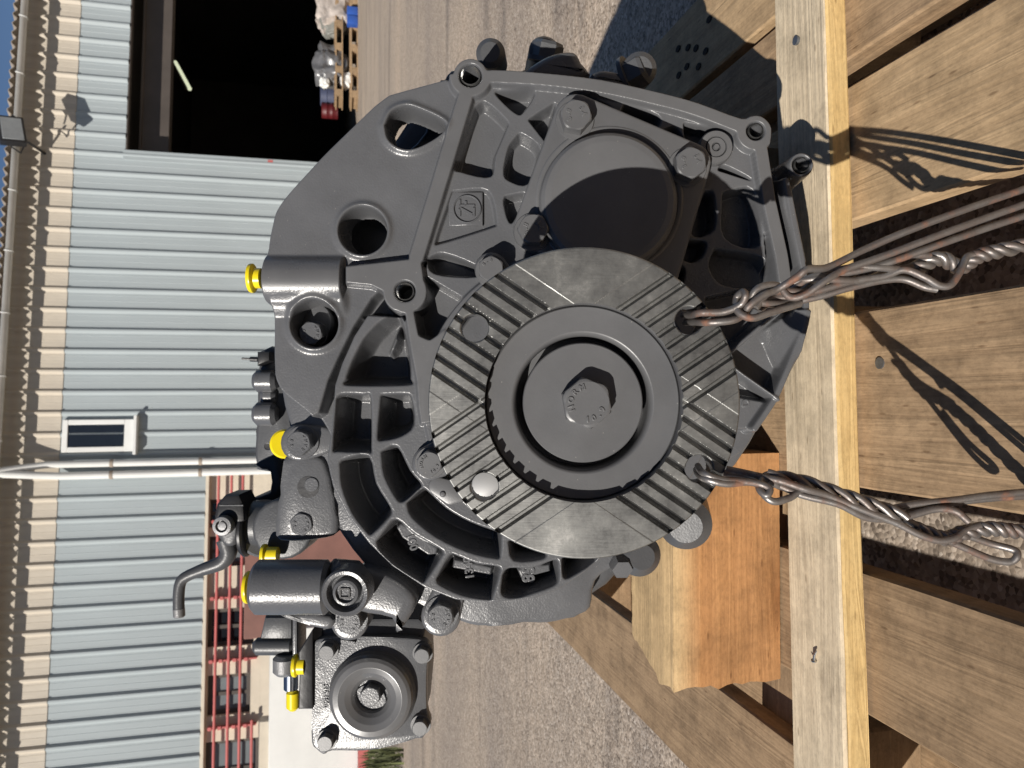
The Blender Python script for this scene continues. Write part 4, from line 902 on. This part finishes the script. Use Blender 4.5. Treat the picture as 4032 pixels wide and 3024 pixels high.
# ---------- rear case and everything bolted to it
def cyl(name, a, b, r, m, parent=None, n=24, chamfer=.0015, r2=None):
    """solid round bar between two (px, py, Z) points"""
    A, B = gp(*a), gp(*b); d = (B - A); L_ = d.length; d.normalize(); r2 = r2 or r; c = min(chamfer, L_ * .3, r * .5)
    bm = bmesh.new(); add_tube(bm, [A, A + d * c, B - d * c, B], [r - c, r, r2, r2 - c], n); return gbm(name, bm, m, parent, 40)
def hexhead(name, a, b, r, m, parent=None):
    A, B = gp(*a), gp(*b); bm = bmesh.new(); d = (B - A).normalized(); L_ = (B - A).length
    add_tube(bm, [A, A + d * L_ * .18, B], [r * .86, r, r], 6); add_tube(bm, [B - d * .0005, B + d * .003], r * 1.25, 24); return gbm(name, bm, m, parent, 25)
REAR = [(1720, 330), (1690, 450), (1640, 560), (1380, 760), (1180, 900), (1100, 1100), (1100, 1500), (1170, 1750), (1260, 1900), (1340, 2100), (1500, 2290), (1700, 2400), (1850, 2462), (1937, 2466), (2060, 2455), (2158, 2456), (2260, 2430), (2325, 2395), (2345, 2290), (2450, 2200), (2700, 2010), (2900, 1830), (3050, 1560), (3150, 1300), (3150, 1000), (3080, 760), (2950, 560), (2700, 440), (2400, 350), (2000, 300)]
rear = prism('rear_case', sm_poly(REAR, 3), .606, .634, M['cast'], None, .004, 3)
mid = [(1760, 420), (1500, 760), (1230, 1000), (1180, 1400), (1260, 1800), (1450, 2100), (1750, 2280), (2150, 2330), (2430, 2150), (2520, 1800), (2530, 1200), (2500, 700), (2300, 440)]
prism('main_case', sm_poly(mid, 3), .634, .95, M['dark'], rear, .006, 3, .70)
# bolt heads and lumps showing past the rim on the shaded side
for a, b, r in (((1930, 205, .612), (1945, 260, .600), .0118), ((2146, 190, .630), (2120, 300, .640), .0130), ((2520, 272, .600), (2500, 300, .640), .0135)):
    cyl('case_stud', a, (b[0], b[1], a[2] + .045), r, M['dark'], rear, 24, .004)
hexhead('bolt', (2165, 165, .628), (2150, 235, .632), .0125, M['dark'], rear)
hexhead('bolt', (2545, 262, .604), (2480, 300, .612), .0135, M['dark'], rear)
prism('case_rib', sm_poly([(2030, 300), (2110, 240), (2180, 205), (2260, 198), (2290, 240), (2310, 300)], 3), .600, .66, M['cast'], rear, .006, 3)
prism('case_rib', sm_poly([(2320, 305), (2360, 275), (2440, 285), (2480, 330), (2400, 340)], 3), .600, .66, M['cast'], rear, .004, 3)
prism('case_rib', sm_poly([(1700, 420), (1760, 290), (1800, 285), (1790, 420)], 3), .63, .70, M['dark'], rear, .004, 3)
prism('case_rib', sm_poly([(1740, 480), (1640, 560), (1600, 640), (1700, 660), (1790, 560)], 3), .66, .80, M['dark'], rear, .004, 3)
cyl('drain_plug', (2700, 2075, .60), (2690, 1990, .66), .021, M['dark'], rear, 32, .008)
cyl('drain_plug', (2530, 2195, .60), (2450, 2130, .66), .017, M['dark'], rear, 32, .007)
hexhead('bolt', (2452, 2245, .598), (2430, 2180, .62), .0095, M['cast'], rear)
# bolts of the rear flange around the ring and ear
BM8 = [('88', 110, 70, .55, .34), ('KAMA', 215, 320, .58, .28)]
hexbolt(1222, 1312, .566, 50, .013, M['cast'], rear, .3, 1.1, .002, BM8)
prism('bolt_seat', hull([(1222, 1268, 84)]), .579, .612, M['cast'], rear, .002, 2)
for px, py, r, Z in ((1175, 1745, 52, .588), (1734, 2432, 55, .590), (1373, 2452, 52, .590), (1185, 2065, 48, .60)):
    hexbolt(px, py, Z, r, .014, M['cast'], rear, .2, 1.28, .003, BM8)
    prism('bolt_seat', hull([(px, py, r * 1.42), (px + (90 if px < 1300 else 40), py - (10 if px < 1300 else 120), r * 1.1)]), Z + .013, .636, M['cast'], rear, .003, 3)
# side lug carrying two bolts and a bore painted as discs, above the ring
lug_o = [(1120, 1800), (1250, 1795), (1290, 1850), (1310, 1960), (1330, 2080), (1280, 2120), (1100, 2130), (1085, 2050), (1100, 1950), (1112, 1850)]
sl = prism('side_lug', sm_poly(lug_o, 3), .602, .64, M['cast'], rear, .004, 3)
lathe('lug_bore_shade', 1213, 1918, [(0, .6017), (px_m(43, .6), .6017), (px_m(44, .6), .6025)], M['black'], sl, 32, 40, .6017)  # flat black disc paints the shade inside the bore
lathe('lug_bore_lit_disc', 1226, 1908, [(0, .6008), (px_m(26, .6), .6008), (px_m(29, .6), .6016)], M['cast'], sl, 32, 40, .601)  # offset grey disc paints the lighter inside, leaving a dark crescent
# oil neck with plug pocket at the lower left, yellow plugs
nk = cyl('oil_neck', (1003, 2311, .585), (1300, 2311, .585), px_m(106, .585), M['cast'], None, 48, .003)
cyl('neck_root', (1290, 2311, .585), (1440, 2300, .600), px_m(108, .585), M['cast'], nk, 32, .006, px_m(96, .585))
prism('oil_neck_web', sm_poly([(1330, 2340), (1400, 2410), (1540, 2440), (1560, 2500), (1640, 2370), (1560, 2280), (1420, 2240)], 3), .588, .62, M['cast'], nk, .006, 3)
prism('oil_neck_foot', sm_poly([(1090, 2420), (1300, 2425), (1290, 2480), (1180, 2450)], 3), .598, .62, M['cast'], nk, .003, 3)
ze = .560
pe = lambda p: p * ze / F
pk = lathe('filler_plug', 1358, 2338, [(0, ze + .004), (pe(36), ze + .004), (pe(40), ze + .0015), (pe(50), ze + .002), (pe(58), ze + .007), (pe(66), ze + .0065), (pe(74), ze + .0005), (pe(88), ze), (pe(95), ze + .002), (pe(97), ze + .02)], M['cast'], None, 56, 30, ze)
bars('plug_mark', [((1340, 2318), (1376, 2318), 6), ((1376, 2318), (1376, 2352), 6), ((1376, 2352), (1340, 2352), 6), ((1340, 2352), (1340, 2318), 6)], ze + .004, .0012, M['black'], pk)
def yplug(px, py, Z, r, L_=32, flare=1.25):
    A = gp(px, py, Z); B = gp(px + L_, py, Z); d = (B - A).normalized(); Lm = (B - A).length; bm = bmesh.new()
    add_tube(bm, [A, A + d * .0008, A + d * .0026, A + d * .0032, A + d * .004, B], [r * flare * .96, r * flare, r * flare, r * flare * .93, r * .86, r * .86], 40)
    o = gbm('plastic_plug', bm, M['yellow'], None, 40); o['label'] = 'yellow plastic transit plug'; return o
yplug(984, 1096, .556, px_m(46, .556), 45, 1.25)
yplug(970, 2312, .585, px_m(50, .585), 45, 1.25)
yplug(1034, 2185, .66, px_m(36, .66), 60, 1.2)
o = cyl('plastic_plug', (1122, 1748, .625), (1122, 1748, .64), px_m(60, .6), M['yellow'], None, 40); o['label'] = 'yellow plastic transit plug'
yplug(1156, 2620, .64, px_m(40, .64), 46, 1.1)
# ---------- shift lever assembly on top
Zs = .70
lv = cyl('shift_shaft', (948, 2062, Zs), (1130, 2062, Zs), px_m(92, Zs), M['dark'], None, 40, .003)
cyl('shaft_seal', (962, 2085, Zs - .006), (985, 2085, Zs - .006), px_m(104, Zs), M['black'], lv, 40, .003)
cyl('shaft_collar', (925, 2090, Zs - .002), (964, 2090, Zs - .002), px_m(66, Zs), M['dark'], lv, 32, .003)
cyl('shaft_cover', (1040, 2080, Zs), (1046, 2080, Zs - .005), px_m(112, Zs), M['cast'], lv, 40, .002)
prism('shaft_flange', hull([(1110, 2085, 120)]), Zs - .03, Zs + .02, M['dark'], lv, .003, 3)
bl = prism('clamp_block', [(842, 2035), (852, 1985), (884, 1950), (940, 1948), (958, 1985), (962, 2052), (930, 2066), (846, 2060)], Zs - .028, Zs + .005, M['black'], lv, .003, 2)
bars('clamp_line', [((864, 1990), (958, 1990), 5)], Zs - .0283, .0006, M['dark'], bl)
prism('lever_head', hull([(878, 2070, 38), (900, 2120, 34), (925, 2070, 30)]), Zs - .026, Zs, M['dark'], lv, .004, 3)
pl = lambda p: p * .67 / F
lathe('clamp_nut', 874, 2072, [(0, .664), (pl(16), .6645), (pl(18), .668), (pl(22), .668), (pl(24), .6635), (pl(36), .664), (pl(39), .6665), (pl(39), .675)], M['alu'], lv, 24, 30, .665)
arm = spline([(890, 2125, Zs - .012), (900, 2175, Zs - .012), (872, 2215, Zs - .012), (800, 2242, Zs - .012), (738, 2268, Zs - .012), (712, 2292, Zs - .012), (704, 2340, Zs - .012), (704, 2395, Zs - .012)], 6)
bm = bmesh.new(); add_tube(bm, [gp(*q) for q in arm], [.0085 - .0035 * min(1, i / 22) for i in range(len(arm))], 16); gbm('lever_arm', bm, M['dark'], lv)
o = cyl('lever_tip', (704, 2392, Zs - .012), (706, 2430, Zs - .012), .0052, M['alu'], lv, 20, .001)
# dark castings behind the lever
prism('sensor_body', sm_poly([(1000, 1830), (1040, 1805), (1110, 1800), (1110, 2010), (1000, 2000), (995, 1960), (1060, 1940), (1062, 1860), (1030, 1850)], 2), .72, .80, M['black'], rear, .003, 2)
# rear lumps above the ear
rl2 = prism('rear_cover', sm_poly([(1020, 1385), (1110, 1380), (1160, 1700), (1150, 1860), (1100, 1850), (1010, 1850), (1005, 1720), (1012, 1660)], 2), .80, .95, M['dark'], rear, .004, 3)
for py, r, Z in ((1500, 44, .79), (1630, 46, .79), (1560, 34, .80)): cyl('cover_boss', (1000 if r > 40 else 1030, py, Z), (1090, py, Z), px_m(r, Z), M['cast'], rl2, 24, .004)
lathe('cover_hole_shade', 1055, 1758, [(0, .7995), (px_m(13, .8), .7994), (px_m(15, .8), .7992)], M['black'], rl2, 20, 40, .7995)  # flat black disc on the cover stands in for a hole's shade
prism('connector_block', [(1012, 1385), (1060, 1385), (1060, 1420), (1012, 1440)], .78, .82, M['black'], rear, .002, 2)
cyl('connector_pin', (952, 1412, .80), (1016, 1415, .80), .0012, M['black'], rear, 8, .0003); cyl('connector_pin', (985, 1414, .80), (1016, 1415, .80), .0026, M['black'], rear, 10, .0003)
# ---------- actuator at the lower left: square plate, four bolts, dished cap
zm = lambda *p: [(1100 + x * .3917, 2350 + y * .3917) for x, y in p]
Za = .640
M['gloss'] = paint_mat('glossy_grey_enamel', (.115, .115, .118), .22, .03, 400)
act = prism('actuator_plate', sm_poly(zm((345, 470), (400, 425), (640, 400), (1000, 405), (1400, 425), (1500, 480), (1530, 560), (1485, 690), (1482, 1110), (1522, 1270), (1440, 1420), (1370, 1430), (1070, 1510), (860, 1552), (530, 1552), (440, 1588), (345, 1505), (322, 1430), (330, 1100), (340, 700)), 3), Za, Za + .009, M['cast'], None, .0016, 2)
prism('actuator_body', sm_poly(zm((420, 250), (1400, 220), (1440, 480), (1420, 1350), (1000, 1450), (480, 1460), (430, 1000)), 2), Za + .0092, Za + .09, M['dark'], act, .003, 2)
pa = lambda p: p * Za / F
lathe('dished_cap', 1454, 2761, [(pa(58), Za + .004), (pa(60), Za - .002), (pa(65), Za - .0055), (pa(78), Za - .0085), (pa(100), Za - .0115), (pa(124), Za - .0128), (pa(146), Za - .0122), (pa(158), Za - .0102), (pa(165), Za - .007), (pa(167), Za - .002), (pa(176), Za + .002)], M['gloss'], act, 72, 60, Za - .015)
lathe('cap_floor', 1454, 2761, [(0, Za - .002), (pa(64), Za - .002)], M['cast'], act, 40, 40, Za - .002)
hexbolt(1456, 2745, Za - .010, 42, .0095, M['cast'], act, .2, None, 0)
for px, py in ((1284, 2573), (1660, 2585), (1652, 2871), (1278, 2930)):
    hexbolt(px, py, Za - .010, 33, .0102, M['paint'], act, random.random(), 1.25, .003)
text_obj('cast_number', '0501 215', gp(1284, 2740, Za - .0002), .0052, M['cast'], act, .0005, math.radians(0))
for (a_, b_) in (((1345, 2520), (1370, 2540)),): bars('cast_web', [(a_, (1400, 2528), 10)], Za, .003, M['cast'], act)
prism('side_bracket', zm((190, 560), (330, 330), (330, 820), (330, 1130), (190, 1130), (200, 800)), Za - .004, Za + .03, M['black'], act, .001, 1)
zz8 = .68
cn = cyl('valve_body', (1000, 2545, zz8), (1160, 2545, zz8), px_m(34, zz8), M['dark'], None, 28, .003)
prism('valve_flange', [(1150, 2390), (1170, 2390), (1170, 2600), (1150, 2600)], zz8 - .01, zz8 + .02, M['cast'], cn, .002, 2)
prism('valve_block', [(1040, 2430), (1150, 2430), (1150, 2520), (1020, 2520)], zz8 - .004, zz8 + .03, M['dark'], cn, .004, 2)
cyl('valve_stub', (995, 2540, zz8), (1012, 2540, zz8), px_m(14, zz8), M['alu'], cn, 18, .001)
cyl('valve_disc', (1122, 2578, zz8 - .005), (1122, 2655, zz8 - .005), px_m(46, zz8), M['alu'], cn, 28, .003)
cyl('zinc_fitting', (1146, 2650, zz8 - .006), (1146, 2716, zz8 - .006), px_m(28, zz8), M['zinc'], cn, 24, .001)
o = cyl('plastic_cap', (1153, 2714, zz8 - .006), (1153, 2797, zz8 - .006), px_m(25, zz8), M['yellow'], cn, 24, .004); o['label'] = 'yellow plastic cap'
# ================================================================== WIRE TIES
def strand(parent, o0, pts, r=.0020, per=9):
    sp_ = spline(pts, per); bm = bmesh.new(); P = [CAMP + RG @ GP(*q) - o0 for q in sp_]
    add_tube(bm, P, r, 10); return bm_obj('wire', bm, M['wire'], parent, 60)
def twist(parent, o0, pts, n, rad, turns, r=.0020, ph=0.0):
    sp_ = spline(pts, 10); P = [CAMP + RG @ GP(*q) - o0 for q in sp_]; L_ = len(P)
    for k in range(n):
        Q = []; u = None
        for i, p in enumerate(P):
            t = (P[min(i + 1, L_ - 1)] - P[max(i - 1, 0)]).normalized()
            if u is None: u, _ = frame_of(t)
            u = (u - t * u.dot(t)).normalized(); v = t.cross(u); a = ph + 2 * math.pi * (k / n + turns * i / (L_ - 1)); Q.append(p + (u * math.cos(a) + v * math.sin(a)) * rad)
        bm = bmesh.new(); add_tube(bm, Q, r, 10); bm_obj('wire', bm, M['wire'], parent, 60)
zw = .410
o0 = CAMP + RG @ GP(3950, 900, .42)
t1 = empty('wire_tie', o0); tag(t1, 'rusty twisted wire tie through the flange hole, running down past the right planks', 'wire')
strand(t1, o0, [(2690, 1240, .440), (2725, 1240, .423), (2760, 1232, .412), (2850, 1228, zw), (2915, 1200, .408), (2935, 1165, .405), (2925, 1150, .408), (2900, 1175, .412), (2905, 1225, .408), (2960, 1252, .405), (3040, 1228, .408), (3150, 1195, .414)])
strand(t1, o0, [(2700, 1270, .440), (2735, 1268, .423), (2790, 1270, .412), (2880, 1262, zw), (2925, 1240, .411), (2950, 1205, .406), (3000, 1165, .406), (3060, 1140, .408), (3140, 1090, .404), (3180, 1060, .403), (3260, 1052, .408), (3400, 985, .412), (3560, 915, .412), (3800, 825, .412), (4120, 715, .414)])
strand(t1, o0, [(2948, 1190, .410), (2985, 1135, .408), (3060, 1125, .410), (3110, 1170, .408), (3170, 1160, .406), (3250, 1105, .404), (3330, 1060, .406), (3480, 1008, .406), (3700, 925, .406), (3900, 852, .408), (4120, 775, .408)])
strand(t1, o0, [(2975, 1212, .409), (3030, 1150, .411), (3100, 1150, .414), (3200, 1090, .412), (3330, 1075, .411), (3480, 1040, .410), (3700, 962, .408), (3900, 893, .410), (4120, 822, .410)])
strand(t1, o0, [(2890, 1215, .416), (2960, 1185, .416), (3060, 1175, .415), (3200, 1150, .412), (3350, 1108, .412), (3480, 1088, .412), (3560, 1062, .410), (3640, 1092, .408), (3700, 1125, .408), (3745, 1120, .408), (3785, 1060, .410), (3810, 1010, .412), (3850, 1005, .412)])
strand(t1, o0, [(2960, 1200, .418), (3080, 1195, .418), (3210, 1172, .416), (3340, 1135, .415), (3470, 1105, .415), (3560, 1100, .414), (3640, 1130, .412), (3690, 1140, .411)])
twist(t1, o0, [(3600, 1062, .416), (3700, 1018, .416), (3780, 1052, .416), (3850, 1010, .413), (3950, 985, .412), (4120, 950, .412)], 3, .0024, 4.2)
twist(t1, o0, [(2985, 1195, .414), (3120, 1150, .414), (3280, 1100, .414), (3480, 1052, .414), (3640, 1000, .416)], 3, .0042, 1.4)
o0b = CAMP + RG @ GP(3950, 2100, .42)
t2 = empty('wire_tie', o0b); tag(t2, 'rusty twisted wire tie with hooked ends hanging over the batten by the timber block', 'wire')
strand(t2, o0b, [(2748, 1835, .440), (2756, 1850, .423), (2775, 1866, .412), (2840, 1888, .410), (2920, 1895, .410), (2990, 1905, .408), (3030, 1925, .406), (3018, 1950, .405), (2990, 1925, .408), (3000, 1885, .412), (3035, 1868, .414), (3080, 1890, .414)])
strand(t2, o0b, [(2742, 1850, .440), (2752, 1868, .423), (2780, 1886, .411), (2860, 1905, .409), (2950, 1898, .411), (3000, 1918, .410), (3010, 1950, .407), (3050, 1975, .406), (3110, 1960, .408), (3170, 1930, .411), (3300, 1965, .412)])
strand(t2, o0b, [(2860, 1848, .418), (2930, 1862, .416), (3010, 1880, .412), (3080, 1895, .408), (3170, 1925, .406), (3260, 1950, .408), (3380, 2000, .408), (3520, 2055, .408), (3620, 2105, .408), (3700, 2128, .408), (3760, 2118, .408), (3800, 2088, .410), (3860, 2070, .410)])
strand(t2, o0b, [(2850, 1862, .418), (2960, 1878, .416), (3060, 1908, .412), (3160, 1950, .410), (3300, 1985, .408), (3420, 2040, .410), (3560, 2035, .412), (3680, 2005, .412), (3760, 2012, .410), (3815, 2055, .408)])
twist(t2, o0b, [(3020, 1885, .414), (3150, 1905, .414), (3300, 1955, .412), (3420, 1995, .412), (3560, 2045, .412)], 4, .0036, 1.7)
strand(t2, o0b, [(3480, 2010, .416), (3600, 1985, .415), (3750, 1970, .414), (3900, 1950, .414), (4120, 1930, .416)])
strand(t2, o0b, [(3500, 2018, .419), (3620, 1995, .418), (3760, 1978, .417), (3900, 1962, .417), (4120, 1948, .419)])
strand(t2, o0b, [(3540, 2030, .414), (3650, 2090, .414), (3800, 2158, .414), (3900, 2200, .414), (3975, 2212, .413), (4005, 2190, .412), (3990, 2165, .414), (3900, 2140, .418), (3800, 2105, .418)])
twist(t2, o0b, [(3600, 2080, .414), (3720, 2120, .414), (3790, 2098, .412), (3900, 2082, .412), (4000, 2092, .412), (4120, 2098, .414)], 3, .0024, 4.5)

# polished plate seen through one flange hole
prism('sensor_plate', hull([(1918, 1912, 62), (1960, 1880, 60)]), .462, .466, mat('polished_plate', (.30, .30, .30), .45, .2, var=.05), gear, .001, 2)
